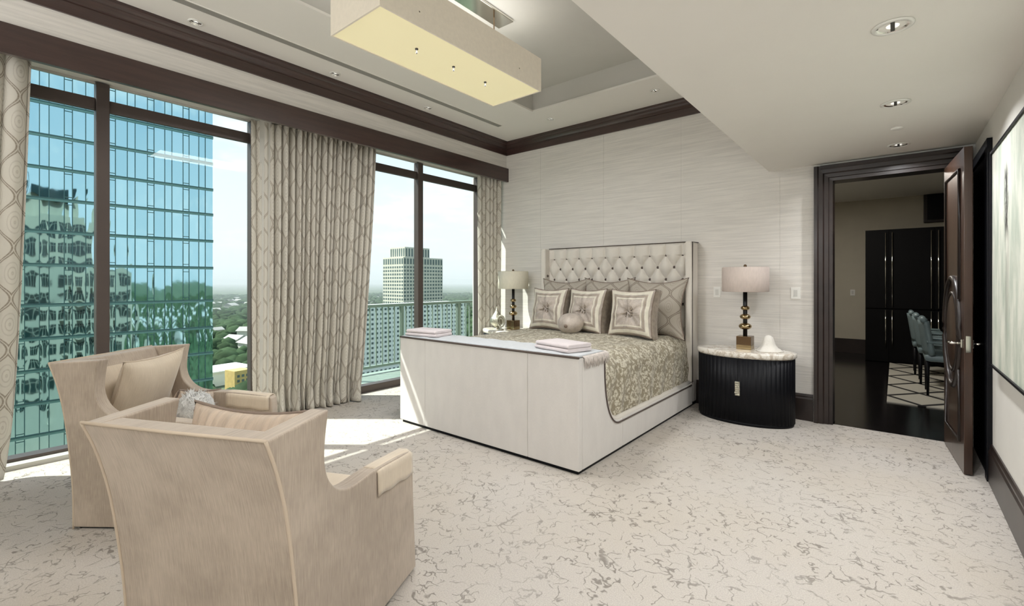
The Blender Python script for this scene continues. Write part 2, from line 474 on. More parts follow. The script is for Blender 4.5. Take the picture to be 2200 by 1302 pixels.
# door to the dark cupboard in the right wall, behind the open leaf
d2 = sempty('door_2', (0, 0, 0))
B(XR - .012, 4.78, 0, XR + .02, YB, 2.36).build('door_slab', m_black, d2)
M().box(XR - .03, 4.70, 0, XR + .02, 4.79, 2.44).box(XR - .03, 4.79, 2.36, XR + .02, YB, 2.44).build('door_casing', m_black, d2, bevel=.004)

# baseboards
def baseprof(t): return [(0, 0), (t, 0), (t, .22), (t * .7, .235), (t * .7, .25), (t * .35, .27), (0, .27)]
struct('baseboard_back', m_wood, M().prism([(-.64 - 0, 0)] and [(YB - a, z) for a, z in baseprof(.022)], 'x', -3.0, -.645, ), fixn=True)
struct('baseboard_right', m_wood, M().prism([(XR - a, z) for a, z in baseprof(.022)], 'y', Y0, 4.70), fixn=True)

# crown moulding
def crown(): return [(0, 0), (.018, 0), (.018, .085), (.03, .09), (.03, .10), (.05, .118), (.062, .135), (.062, .145), (.078, .155), (.088, .17), (.1, .175), (.1, .19), (0, .19)]
Zc = ZH - .19
struct('trim_1', m_woodh, M().prism([(XW + a, Zc + z) for a, z in crown()], 'y', Y0, YB), fixn=True)
struct('trim_2', m_woodh, M().prism([(YB - a, Zc + z) for a, z in crown()], 'x', XW, XS), fixn=True)
# valance board
val = thing('curtain_valance', 'long dark brown valance board running above the windows and curtains', 'valance')
B(XW, Y0, 2.975, XW + .045, YB, 3.185).build('face_board', m_woodh, val, bevel=.004)
B(XW - .05, Y0, 3.11, XW, YB, 3.13).build('curtain_track', m_plastic, val)

# windows
def window(n, ya, ym, yb):
    w = sempty('window_%d' % n)
    zr0, zr1, zt = 2.885, 2.99, 3.12
    f = M(); d0, d1 = XG - .05, XG + .05
    m = M(); m.box(d0, ym - .045, 0, d1, ym + .045, zt); m.build('mullion', m_frame, w, bevel=.006)
    for a, b, nm in ((ya, ym - .045, 1), (ym + .045, yb, 1)):
        M().box(XG - .022, a, zr0, XG + .022, b, zr1).build('transom_rail', m_frame, w, bevel=.006)
        M().box(d0 - .01, a, 0, d1 + .02, b, .09 if n == 2 else .06).build('sill_rail', m_frame, w, bevel=.006)
        M().box(XG - .015, a, zt - .008, XG + .015, b, zt + .01).build('head_rail', m_sill, w)
        B(XG - .006, a - .01, .05, XG + .006, b + .01, zr0 + .02).build('pane', m_glass, w)
        B(XG - .006, a - .01, zr1 - .02, XG + .006, b + .01, zt - .01).build('pane', m_glass, w)
    for y in (ya, yb):
        B(d0, y - .03, 0, d1, y + .03, zt).build('jamb', m_frame, w, bevel=.006)
    if n == 1:
        B(XG + .05, ya, 0, XG + .17, yb, .035).build('sill_step', m_sill, w)
window(1, -.38, .868, 2.085)
window(2, 3.14, 4.335, 5.545)

# door casing (stepped)
dc = sempty('trim_3')
def casing_prof():   # offset from opening edge outwards, depth towards room
    return [(0, 0), (0, .02), (.03, .022), (.035, .032), (.07, .034), (.08, .046), (.115, .048), (.125, .058), (.155, .058), (.155, 0)]
def casing(side):
    pts = casing_prof(); m = M()
    if side == 'L': m.prism([(DX0 - a, YB - b) for a, b in pts], 'z', 0, DZ + .153)
    if side == 'R': m.prism([(DX1 + a, YB - b) for a, b in pts], 'z', 0, DZ + .153)
    if side == 'T': m.prism([(YB - b, DZ + a) for a, b in pts], 'x', DX0 - .1, DX1 + .1)
    m.build('casing', m_wood, dc, fixn=True)
for s in 'LRT': casing(s)
M().box(DX0 - .02, YB - .002, 0, DX0, YB + .18, DZ).box(DX1, YB - .002, 0, DX1 + .02, YB + .18, DZ).box(DX0 - .02, YB - .002, DZ, DX1 + .02, YB + .18, DZ + .02).build('jamb_lining', m_wood, dc)
B(DX0, YB + .02, -.12, DX1, YB + .18, .004).build('threshold', m_hallfloor, dc)

# the open door leaf (local x: along leaf from hinge, local -y side faces into the room)
LW = .83
door = sempty('door_1', (DX1 - .02, YB - .03, 0), R(-86.0))
door.name = 'door_1'
B(0, 0, .008, LW, .048, 2.41).build('leaf', m_door, door, bevel=.003)
# local +x runs towards the camera; the face at y=0 faces the room (-X side)
def rectring(x0, z0, x1, z1, y, wd, dp):
    m = M()
    prof = [(0, 0), (wd * .2, -dp), (wd * .6, -dp * .7), (wd, 0)]
    return m
def ringtube(pts, r, nm, m, par, closed=True): M().tube(pts, r, 8, closed).build(nm, m, par)
ys = -.004
for fy in (-.004, .052):
    # rectangular bead, broken by the oval
    top = []; cz = 1.02; rz_ = .43; rx = .315; cx = LW / 2
    x0, x1 = .13, LW - .13
    zc_hi = 2.27; zc_lo = .22
    up_ = [(x0, fy, cz + rz_ * .62), (x0, fy, zc_hi), (x1, fy, zc_hi), (x1, fy, cz + rz_ * .62)]
    dn_ = [(x0, fy, cz - rz_ * .62), (x0, fy, zc_lo), (x1, fy, zc_lo), (x1, fy, cz - rz_ * .62)]
    M().tube(up_, .013, 8).build('panel_moulding', m_doordark, door)
    M().tube(dn_, .013, 8).build('panel_moulding', m_doordark, door)
    for s_, rr, nm in ((1.0, .022, 'oval_ring'), (.72, .014, 'oval_ring')):
        M().tube([(cx + rx * s_ * math.cos(a), fy, cz + rz_ * s_ * math.sin(a)) for a in [2 * PI * k / 48 for k in range(48)]], rr, 8, True).build(nm, m_doordark, door)
    o = M().lathe([(.001, 0), (1, 0), (1, .004), (.9, .012), (.001, .014)], 40).build('oval_field', m_door, door)
    o.scale = (rx * .72, rz_ * .72, 1 if fy > 0 else 1)
    o.rotation_euler = (R(90 if fy < 0 else -90), 0, 0); o.location = (cx, 0 if fy < 0 else .048, cz)
hd = empty('door_handle'); hd.parent = door
B(LW - .095, -.012, .93, LW - .035, 0, .99).build('rose', m_chrome, hd, bevel=.003)
B(LW - .095, .048, .93, LW - .035, .06, .99).build('rose', m_chrome, hd, bevel=.003)
for s_, y_ in ((-1, -.012), (1, .06)):
    M().tube([(LW - .065, y_, .96), (LW - .065, y_ + s_ * .045, .96), (LW - .075, y_ + s_ * .055, .96), (LW - .18, y_ + s_ * .055, .96)], .009, 10).build('lever', m_chrome, hd)
B(LW - .002, .01, .90, LW + .003, .038, 1.02).build('latch_plate', m_chrome, hd)
for z_ in (.25, 1.2, 2.15):
    M().lathe([(.008, 0), (.008, .1)], 10, (-.006, .05, z_)).build('hinge', m_bronze, door)

# ================================================================ HALL BEYOND
struct('floor.001', m_hallfloor, B(-2.2, YB + .04, -.12, 2.9, 11.6, -.002))
struct('wall_hall', mat('hall_paint', srgb(190, 184, 168), .8), M().box(-2.2, 11.5, 0, 2.9, 11.65, 3.1).box(-2.35, YB + .16, 0, -2.2, 11.5, 3.1).box(2.9, YB, 0, 3.05, 11.65, 3.1))
struct('ceiling.001', m_ceiling, B(-2.35, YB + .16, 3.02, 3.05, 11.65, 3.15))
struct('baseboard_hall', m_wood, B(-2.2, 11.47, 0, -.42, 11.5, .28))
cab = thing('hall_cabinet', 'tall black built-in cabinet with long chrome bar handles in hall', 'cabinet', (-.42, 10.55, 0))
B(0, .03, 0, 2.4, .94, 2.34).build('body', m_cabinet, cab)
for i, (a, b) in enumerate(((0, .33), (.33, .93), (.93, 1.6), (1.6, 2.4))):
    for z0_, z1_ in ((.01, .93), (.95, 2.33)):
        d = B(a + .003, 0, z0_, b - .003, .03, z1_).build('door', m_cabinet, cab)
for x_ in (.285, .375, .885, .975):
    for z0_, z1_ in ((.28, .92), (.97, 2.28)):
        M().tube([(x_, -.03, z0_), (x_, -.03, z1_)], .008, 8).build('bar_handle', m_chrome, cab)
dp = thing('framed_panel', 'dark square panel high on the hall wall above the black cabinet', 'picture', (.4, 11.45, 2.5))
B(0, 0, 0, .9, .04, .6).build('frame', m_wood, dp, bevel=.01)
B(.05, -.004, .05, .85, .01, .55).build('face', m_black, dp)
def rugmat():
    m = mat('hall_rug', srgb(150, 145, 130), .95); nt = m.node_tree; b = nt.nodes['Principled BSDF']
    tc = nt.nodes.new('ShaderNodeTexCoord'); x, y, z = sep(nt, tc.outputs['Object'])
    p = ((x * 1.6 + y * 1.3).op('FRACT') - .5).op('ABSOLUTE'); q_ = ((x * 1.6 - y * 1.3).op('FRACT') - .5).op('ABSOLUTE')
    l = p.op('MINIMUM', q_).sm(.07, .05)
    nt.links.new(mixc(nt, l, srgb(176, 172, 160), srgb(16, 15, 16)), b.inputs['Base Color'])
    return m
tag(B(0, 0, 0, 2.2, 3.4, .012).build('area_rug', rugmat(), None, loc=(-.08, 7.05, -.002)), 'cream rug with black diamond lines on the dark hall floor', 'rug')
def hall_chair():
    t = thing('dining_chair', 'x', 'chair', (.50, 7.95, .01), R(-90), 'dining chairs in the hall')
    B(-.24, -.22, .42, .24, .24, .5).build('seat', m_silverfab, t, bevel=.03)
    def bk(u, v):
        x_ = (u - .5) * .5; z_ = .5 + v * .42; return (x_, -.2 - .06 * v + .06 * (2 * u - 1) ** 2, z_)
    M().grid(bk, 10, 8).build('backrest', m_silverfab, t, solid=.05)
    M().tube([(-.25, -.23, .93), (.25, -.23, .93)], .035, 10).build('top_roll', m_silverfab, t)
    for x_ in (-.2, .2):
        for y_ in (-.19, .2):
            M().tube([(x_, y_, 0), (x_, y_, .43)], [.013, .02], 8).build('leg', m_black, t)
        M().tube([(x_ * 1.2, -.2, .66), (x_ * 1.25, .1, .66), (x_ * 1.2, .16, .5)], .02, 8).build('armrest', m_silverfab, t)
    return t
hc = hall_chair()
hc['label'] = 'silver upholstered dining chair on the hall rug, nearest the doorway'
dup(hc, (.46, 8.75, .01), R(-90), 'silver upholstered dining chair on the hall rug, middle of three')
dup(hc, (.42, 9.55, .01), R(-90), 'silver upholstered dining chair on the hall rug, farthest from the doorway')
area('hall_fill_light', (-.9, 8.6, 2.98), (0, 0, -1), .5, .5, 30, (1, .94, .85))  # added lamp that brightens the closed hall; no fixture belongs to it

def switch(name, loc, label, w_=.075, h_=.12):
    t = thing(name, label, 'switch', loc)
    pl_ = B(-w_ / 2, -.006, -h_ / 2, w_ / 2, 0, h_ / 2).build('cover_plate', m_plastic, t, bevel=.002)
    B(-.017, -.009, -.033, .017, -.006, .033).build('rocker', m_darkplastic, pl_, bevel=.001)
m_darkplastic = mat('rocker_plastic', srgb(206, 205, 200), .4)
switch('light_switch', (-1.575, YB, 1.30), 'white wall switch between headboard and right bedside lamp')
switch('light_switch', (-.80, YB, 1.30), 'white wall switch between right bedside lamp and door casing', .085)
switch('light_switch', (-.66, 11.5, 1.2), 'white wall switch on the far wall of the hall')

# ================================================================ DOWNLIGHTS
def downlight(r=.08):
    t = thing('downlight', 'x', 'ceiling light')
    M().lathe([(r * .78, 0), (r, -.002), (r, -.006), (r * .8, -.01), (r * .76, -.004)], 32, cap=False).build('trim_ring', m_plastic, t)
    M().lathe([(r * .77, -.005), (r * .66, .0), (r * .5, .004), (.004, .006)], 32, cap=False).build('reflector', m_chrome, t)
    M().lathe([(.002, -.003), (r * .3, -.003), (r * .32, .002), (.002, .003)], 20, cap=False).build('bulb', m_bulb, t)
    B(-r * .1, -r * .62, -.0045, r * .1, r * .62, -.001).build('baffle', m_darkmetal, t)
    return t
def dl_light(loc, p, sp=150):
    d = bpy.data.lights.new('downlight_lamp', 'AREA'); d.shape = 'DISK'; d.size = .09; d.energy = p; d.color = (.985, .99, 1); d.spread = R(sp)
    o = bpy.data.objects.new('downlight_lamp', d); C.objects.link(o); o.location = (loc[0], loc[1], loc[2] - .012)
dl = downlight(); dl.location = (-.01, 2.78, ZL)
dl['label'] = 'round recessed downlight in the lower ceiling, nearest and largest'; dl['group'] = 'downlights in the lower ceiling'
dup(dl, (0, 3.99, ZL), None, 'round recessed downlight in the lower ceiling, second from the camera')
dup(dl, (.02, 5.22, ZL), None, 'round recessed downlight in the lower ceiling just above the doorway')
for p in ((-.01, 2.78, ZL), (0, 3.99, ZL), (.02, 5.22, ZL), (-.01, 1.4, ZL), (0, -.2, ZL)): dl_light(p, 10)
sd = thing('ceiling_sensor', 'small white round sensor between two downlights above the doorway', 'sensor', (.01, 4.65, ZL))
M().lathe([(.04, 0), (.04, -.006), (.03, -.012), (.002, -.013)], 24, cap=False).build('cap', m_plastic, sd)
dl2 = downlight(.055); dl2.location = (-4.50, 1.33, ZH); dl2['group'] = 'downlights in the high ceiling'
dl2['label'] = 'small round downlight in ceiling border above left window, nearest the camera'
dup(dl2, (-4.50, 2.58, ZH), None, 'small round downlight in ceiling border above the wide curtain')
dup(dl2, (-4.49, 3.82, ZH), None, 'small round downlight in ceiling border above the right window')
dup(dl2, (-3.54, 5.12, ZH), None, 'small round downlight in ceiling border beyond the tray corner')
dup(dl2, (-2.10, 5.10, ZH), None, 'small round downlight above headboard wall, beside the lower ceiling')
sl = thing('linear_diffuser', 'long narrow air slot in the white ceiling border along the windows', 'vent')
B(-4.285, -2.5, ZH - .003, -4.205, 4.91, ZH - .0005).build('slot', m_slot, sl)
M().box(-4.292, -2.5, ZH - .006, -4.285, 4.92, ZH).box(-4.205, -2.5, ZH - .006, -4.198, 4.92, ZH).build('slot_edge', m_ceiling, sl)

# ================================================================ PENDANT
pd = thing('box_pendant', 'long rectangular fabric box pendant lamp hanging in the ceiling tray', 'pendant lamp', (-2.815, 2.62, 3.17))
wx, wy, hz, tk = .295, .87, .30, .012
for nm, bx in (('shade_side', (-wx, -wy, 0, -wx + tk, wy, hz)), ('shade_side', (wx - tk, -wy, 0, wx, wy, hz)), ('shade_end', (-wx + tk, -wy, 0, wx - tk, -wy + tk, hz)), ('shade_end', (-wx + tk, wy - tk, 0, wx - tk, wy, hz))):
    B(*bx).build(nm, m_pend, pd)
B(-wx + tk, -wy + tk, .004, wx - tk, wy - tk, .016).build('diffuser', m_pendbot, pd)
for y_ in (-.36, .02, .40):
    M().lathe([(.012, .004), (.012, -.004), (.004, -.006), (.004, -.022), (.009, -.028), (.002, -.036)], 12, (.03, y_, 0)).build('finial', m_darkmetal, pd)
for y_ in (-.55, .55):
    M().tube([(0, y_, .1), (0, y_, .655)], .006, 8).build('stem', m_bronze, pd)
M().tube([(-wx, -.55, .1), (wx, -.55, .1)], .006, 6).build('cross_bar', m_bronze, pd)
M().tube([(-wx, .55, .1), (wx, .55, .1)], .006, 6).build('cross_bar', m_bronze, pd)
B(-.09, -.72, .645, .09, .72, ZT - 3.17).build('canopy_plate', m_chrome, pd, bevel=.004)
area('pendant_uplight', (-2.815, 2.62, 3.42), (0, 0, 1), .45, 1.5, 5, (.985, .99, 1))
area('pendant_downlight', (-2.815, 2.62, 3.165), (0, 0, -1), .5, 1.6, 40, (.985, .99, 1))

# ================================================================ CURTAINS
def curtain(y0t, y1t, y0b, y1b, x0, x1, nf, amp, seed, label, ztop=3.10, flat=0.0, nu=220, usc=1.0):
    rnd = random.Random(seed); ph = [rnd.uniform(0, 6.28) for _ in range(6)]
    def P(s, z):
        h = z / ztop
        y = (y0b + (y1b - y0b) * s) * (1 - h ** .6) + (y0t + (y1t - y0t) * s) * h ** .6
        x = x0 + (x1 - x0) * s
        a = amp * (1 if s > flat else .25 + .75 * (s / flat) ** 3 if flat else 1)
        fr = 2 * PI * nf * (s + .012 * math.sin(9 * s + ph[0]) + .006 * math.sin(23 * s + ph[1]))
        wob = 2 * abs(math.sin(fr / 2 + .12 * math.sin(z * 1.2 + ph[2]))) ** .55 - 1.1 + .25 * math.sin(fr * .37 + ph[2])
        low_ = max(0, 1 - z / .35)
        x += a * wob * (1 + .15 * math.sin(z * 2 + ph[3] + 5 * s)) + low_ ** 2 * (.05 + .05 * math.sin(fr * .5 + ph[4]))
        y += low_ * .02 * math.sin(fr * .7 + ph[5])
        y += (1 - h) * .01 * math.sin(fr * .33)
        return x, y, z
    us = [0]; pr = P(0, 1.5)
    for i in range(1, nu + 1):
        q_ = P(i / nu, 1.5); us.append(us[-1] + math.hypot(q_[0] - pr[0], q_[1] - pr[1])); pr = q_
    m = M().grid(lambda u, v: P(u, .012 + (ztop - .012) * v ** 1.3), nu, 30, uvf=lambda u, v: (us[round(u * nu)] * usc, .012 + (ztop - .012) * v ** 1.3))
    o = m.build('curtain', m_curtain, None, solid=.004)
    tag(o, label, 'curtain', 'curtains along the window wall'); return o
curtain(2.02, 3.43, 2.03, 3.17, -5.165, -5.03, 23, .066, 3, 'wide patterned curtain gathered between the two windows', flat=.22, nu=480, usc=1.45)
curtain(-.55, .415, -.65, .27, -5.02, -4.98, 7, .03, 5, 'patterned curtain at the left edge beside the left window', flat=0, nu=160)
curtain(5.19, 5.56, 5.19, 5.57, -4.94, -4.80, 6, .03, 8, 'narrow patterned curtain in the corner behind the far bedside lamp', nu=120, usc=1.3)

# ================================================================ BED
bed = thing('bed', 'large cream velvet bed with tufted winged headboard and tall footboard', 'bed')
BX0, BX1, BY0, BYF = -3.885, -1.783, 2.94, 3.33
B(BX0 + .02, BY0 + .02, 0, BX1 - .02, 5.58, .03).build('plinth', m_black, bed)
zf = .855
for a, b in ((BX0, -3.5), (-3.5, -2.257), (-2.257, BX1)):
    B(a + .001, BY0, .028, b - .001, BY0 + .05, zf).build('footboard_panel', m_velvet, bed, bevel=.006)
B(BX0 + .01, BY0 + .05, .028, BX1 - .06, BYF, zf).build('footboard_core', m_velvet, bed, bevel=.01)
def arc_side():
    pts = []
    for t in [i / 14 for i in range(15)]:
        a = PI / 2 * t
        # curve from (3.335,.80) down to (3.66,.27)
        pts.append((3.345 + .24 * (1 - math.cos(a)) ** 1.2, .80 - .53 * math.sin(a) ** .95))
    return pts
arcp = arc_side()
profile = [(BY0 + .052, .028), (3.65, .028), (3.65, .27)] + [p for p in reversed(arcp)] + [(3.33, .83), (3.30, zf), (BY0 + .052, zf)]
for xa, xb in ((BX1 - .075, BX1), (BX0, BX0 + .075)):
    M().prism(profile, 'x', xa, xb).build('side_panel', m_velvet, bed, bevel=.008, fixn=True)
    B(xa, 3.652, .028, xb, 5.40, .27).build('side_rail', m_velvet, bed, bevel=.008)
def path_side(x, off=0):
    return [(x, 3.335 - off, zf - .01)] + [(x, y - off * math.cos(i / 14 * PI / 2), z - off * math.sin(i / 14 * PI / 2)) for i, (y, z) in enumerate(arcp)] + [(x, 3.8, .27 - off), (x, 4.6, .27 - off), (x, 5.36, .272 - off)]
for xx, sgn in ((BX1, -1), (BX0, 1)):
    M().tube(path_side(xx + sgn * .03), .026, 10).build('padded_roll', m_velvet2, bed)
    M().tube(path_side(xx - sgn * .004, .022), .0065, 8).build('piping', m_cord, bed)
# throw over the top of the footboard, with cord edge
def thr(u, v):
    x = BX0 + .02 + u * (BX1 - BX0 - .03); y = BY0 + .01 + v * .44
    z = zf + .012 + .003 * math.sin(u * 60) * math.sin(v * 9) - (.02 * max(0, v - .85) / .15 if v > .85 else 0)
    return x, y, z
M().grid(thr, 60, 12).build('top_cover', m_throw, bed, solid=.014)
M().tube([(BX0 + .0, BY0, zf + .006), (BX1, BY0, zf + .006)], .009, 8).build('cord', m_cord, bed)
fr_ = M()
rnd = random.Random(4)
for i in range(90):
    y = BY0 + .07 + .36 * i / 89; L = rnd.uniform(.05, .085)
    fr_.tube([(BX1 - .02, y, zf + .012), (BX1 + .012, y + rnd.uniform(-.006, .006), zf), (BX1 + .014 + rnd.uniform(0, .01), y + rnd.uniform(-.015, .015), zf - L)], [.0045, .0045, .002], 4)
fr_.build('fringe', m_fringe, bed, kind='stuff')
# mattress + duvet
B(BX0 + .09, BYF + .01, .2, BX1 - .09, 5.45, .70).build('mattress', m_plastic, bed, bevel=.06, seg=3)
mnz = lambda x, y, z, s=1: mnoise.noise(Vector((x * s, y * s, z * s)))
def duv(u, v):
    W = (BX1 - BX0) / 2 - .045; cx_ = (BX0 + BX1) / 2; rr = .17; zt_, zb_ = .80, .27
    path = (zt_ - rr - zb_) * 2 + PI * rr + 2 * (W - rr); d = u * path
    a1 = zt_ - rr - zb_
    if d < a1: x, z, nx, nz = -W, zb_ + d, -1, 0
    elif d < a1 + PI / 2 * rr:
        t = (d - a1) / rr; x, z = -W + rr - rr * math.cos(t), zt_ - rr + rr * math.sin(t); nx, nz = -math.cos(t), math.sin(t)
    elif d < a1 + PI / 2 * rr + 2 * (W - rr): x, z, nx, nz = -W + rr + (d - a1 - PI / 2 * rr), zt_, 0, 1
    elif d < a1 + PI * rr + 2 * (W - rr):
        t = (d - a1 - PI / 2 * rr - 2 * (W - rr)) / rr; x, z = W - rr + rr * math.sin(t), zt_ - rr + rr * math.cos(t); nx, nz = math.sin(t), math.cos(t)
    else: x, z, nx, nz = W, zt_ - rr - (d - a1 - PI * rr - 2 * (W - rr)), 1, 0
    y = BYF + .012 + v * (5.44 - BYF)
    b = .018 * mnz(x, y, z, 3.5) + .01 * mnz(x + 5, y, z, 8)
    if abs(nx) > .7: b += .012 * math.sin(y * 22 + 2 * math.sin(z * 5)) * min(1, (zt_ - z) * 2)
    crest = .02 * (1 - (x / W) ** 2) if nz > .5 else 0
    foot = -.05 * max(0, 1 - v / .06) if nz > .3 else 0
    return cx_ + x + nx * b, y, z + nz * b + crest + foot
plen = 3.0
M().grid(duv, 120, 90, uvf=lambda u, v: (u * 2.9, v * 2.1)).build('duvet', m_duvet, bed)
# headboard
HY = 5.49; HT = 1.88
B(BX0 + .02, HY + .01, .03, BX1 - .02, 5.605, HT - .01).build('headboard_frame', m_velvet, bed, bevel=.01)
px0, px1 = BX0 + .075, BX1 - .075
bx_c = (BX0 + BX1) / 2
sxp = .2003; szp = .145; zrow = 1.736; xoff = -1.921
def tuft(x, z):
    xr = (x - xoff) / sxp; zr = (z - zrow) / (2 * szp)
    if z > zrow:
        k = min(1, (z - zrow) / .06)
        hh = abs(math.sin(PI * xr)) ** .45
        return hh * (1 - .6 * max(0, (z - HT + .05) / .05) ** 2) * 1.0
    p = xr + zr; q_ = xr - zr
    return (abs(math.sin(PI * p) * math.sin(PI * q_))) ** .52
def hbp(u, v):
    x = px0 + u * (px1 - px0); z = .78 + v * (HT - .78)
    e = min(1, min(x - px0, px1 - x) / .05 + .3, (HT - z) / .03 + .25)
    return x, HY - .062 * tuft(x, z) * e, z
M().grid(lambda u, v: hbp(1 - u, v), 260, 130).build('tufted_panel', m_velvet2, bed)
bt = bpy.data.meshes.new('button'); 
_b = M().lathe([(.002, .012), (.013, .009), (.019, 0), (.015, -.006)], 10, cap=False)
bt.from_pydata(_b.v, [], _b.f); bt.materials.append(m_cord); bt.polygons.foreach_set('use_smooth', [True] * len(bt.polygons))
for j in range(6):
    for i in range(11):
        x = xoff - sxp * i - (sxp / 2 if j % 2 else 0); z = zrow - szp * j
        if px0 + .03 < x < px1 - .01 and z > .9:
            o = bpy.data.objects.new('button', bt); C.objects.link(o); o.parent = bed; o.location = (x, HY - .004, z); o.rotation_euler = (R(90), 0, 0)
for xa, xb, so in ((BX0, BX0 + .075, BX0), (BX1 - .075, BX1, BX1)):
    B(xa, 5.37, .275, xb, 5.60, HT).build('headboard_wing', m_velvet2 if so == BX1 else m_velvet2, bed, bevel=.018, seg=3)
    xo = so + (.003 if so == BX1 else -.003)
    M().tube([(xo, 5.395, .28), (xo, 5.395, HT - .006), (xo, 5.595, HT - .006)], .006, 6).build('piping', m_cord, bed)
    xi = xb if so == BX0 else xa; xi += .004 if so == BX0 else -.004
    for z_ in (1.5, 1.1, .9):
        o = bpy.data.objects.new('button', bt); C.objects.link(o); o.parent = bed; o.location = (xi, 5.43, z_); o.rotation_euler = (0, R(90 if so == BX0 else -90), 0)
M().tube([(px0, HY - .02, HT), (px1, HY - .02, HT)], .006, 6).build('piping', m_cord, bed)

# towels
def towel(loc, rz, label):
    t = thing('folded_towel', label, 'towel', loc, rz, 'folded towels on the footboard')
    def layer(z0, z1, L, W_, dy):
        pts = []
        n = 8
        for k in range(n + 1):
            a = -PI / 2 + PI * k / n; pts.append((-W_ / 2 + dy - (z1 - z0) / 2 * math.cos(a) * 1.2, (z0 + z1) / 2 + (z1 - z0) / 2 * math.sin(a)))
        pts += [(W_ / 2 + dy, z1), (W_ / 2 + dy + .004, (z0 + z1) / 2), (W_ / 2 + dy, z0)]
        return M().prism(pts, 'x', -L / 2, L / 2, smooth=True)
    layer(0, .03, .40, .24, 0).build('towel_fold', m_towel, t, bevel=.008, fixn=True)
    layer(.031, .062, .39, .235, .004).build('towel_fold', m_towel, t, bevel=.008, fixn=True)
towel((-3.66, 3.13, zf + .021), R(8), 'folded pale pink towel on the footboard, at the window end')
towel((-2.07, 3.17, zf + .021), R(-14), 'folded pale pink towel on the footboard, at the fringed near corner')

# pillows
def pcoord(u, v, w_, h_, t_, side, tuft=0, PN=.12):
    a = max(0, 1 - abs(u) ** 2.6); b = max(0, 1 - abs(v) ** 2.6)
    x = w_ / 2 * u * (1 - PN * (1 - v * v)); z = h_ / 2 * v * (1 - PN * (1 - u * u))
    y = t_ / 2 * (a * b) ** .5
    if tuft:
        r = math.hypot(u, v); th = math.atan2(v, u)
        y -= tuft * math.exp(-r * r * 16) + (.024 if tuft else 0) * math.exp(-r * 1.5) * (abs(math.cos(2 * th)) ** 14 * -1.8 + .5 * math.sin(14 * th + 3 * r) + .5 * math.sin(5 * th)) * (r > .05)
    y += .006 * mnz(x * 6, side * 3.3, z * 6) * (a * b) ** .3
    return x, side * y, z
def pillow_mesh(w_, h_, t_, tuft=0, n=26, PN=.12):
    m = M()
    m.grid(lambda u, v: pcoord(2 * u - 1, 2 * v - 1, w_, h_, t_, -1, tuft, PN), n, n, uvf=lambda u, v: (u * w_ + .02, v * h_))
    m.grid(lambda u, v: pcoord(1 - 2 * u, 2 * v - 1, w_, h_, t_, 1, 0, PN), n, n, uvf=lambda u, v: (u * w_, v * h_))
    return m
def edge_pts(w_, h_, n=14, PN=.12):
    pts = []
    for k in range(n): pts.append(pcoord(-1 + 2 * k / n, -1, w_, h_, 0, 1, 0, PN))
    for k in range(n): pts.append(pcoord(1, -1 + 2 * k / n, w_, h_, 0, 1, 0, PN))
    for k in range(n): pts.append(pcoord(1 - 2 * k / n, 1, w_, h_, 0, 1, 0, PN))
    for k in range(n): pts.append(pcoord(-1, 1 - 2 * k / n, w_, h_, 0, 1, 0, PN))
    return pts
def setrot(o, tilt, yaw): o.rotation_mode = 'XYZ'; o.rotation_euler = (R(tilt), 0, R(yaw))
def euro(loc, tilt, yaw, label):
    t = thing('euro_pillow', label, 'pillow', loc, 0, 'large square pillows against the headboard')
    pillow_mesh(.72, .72, .22, PN=.19).build('cover', m_euro, t)
    M().tube(edge_pts(.72, .72, PN=.19), .007, 6, True).build('piping', m_pipe, t)
    setrot(t, tilt, yaw)
euro((-3.44, 5.255, 1.115), -14, 3, 'large taupe pillow at the back by the window-side wing of headboard')
euro((-2.80, 5.255, 1.12), -14, -2, 'large taupe pillow at the back in the middle of headboard')
euro((-2.16, 5.24, 1.115), -15, 6, 'large taupe curving-pattern pillow at the back by the near headboard wing')
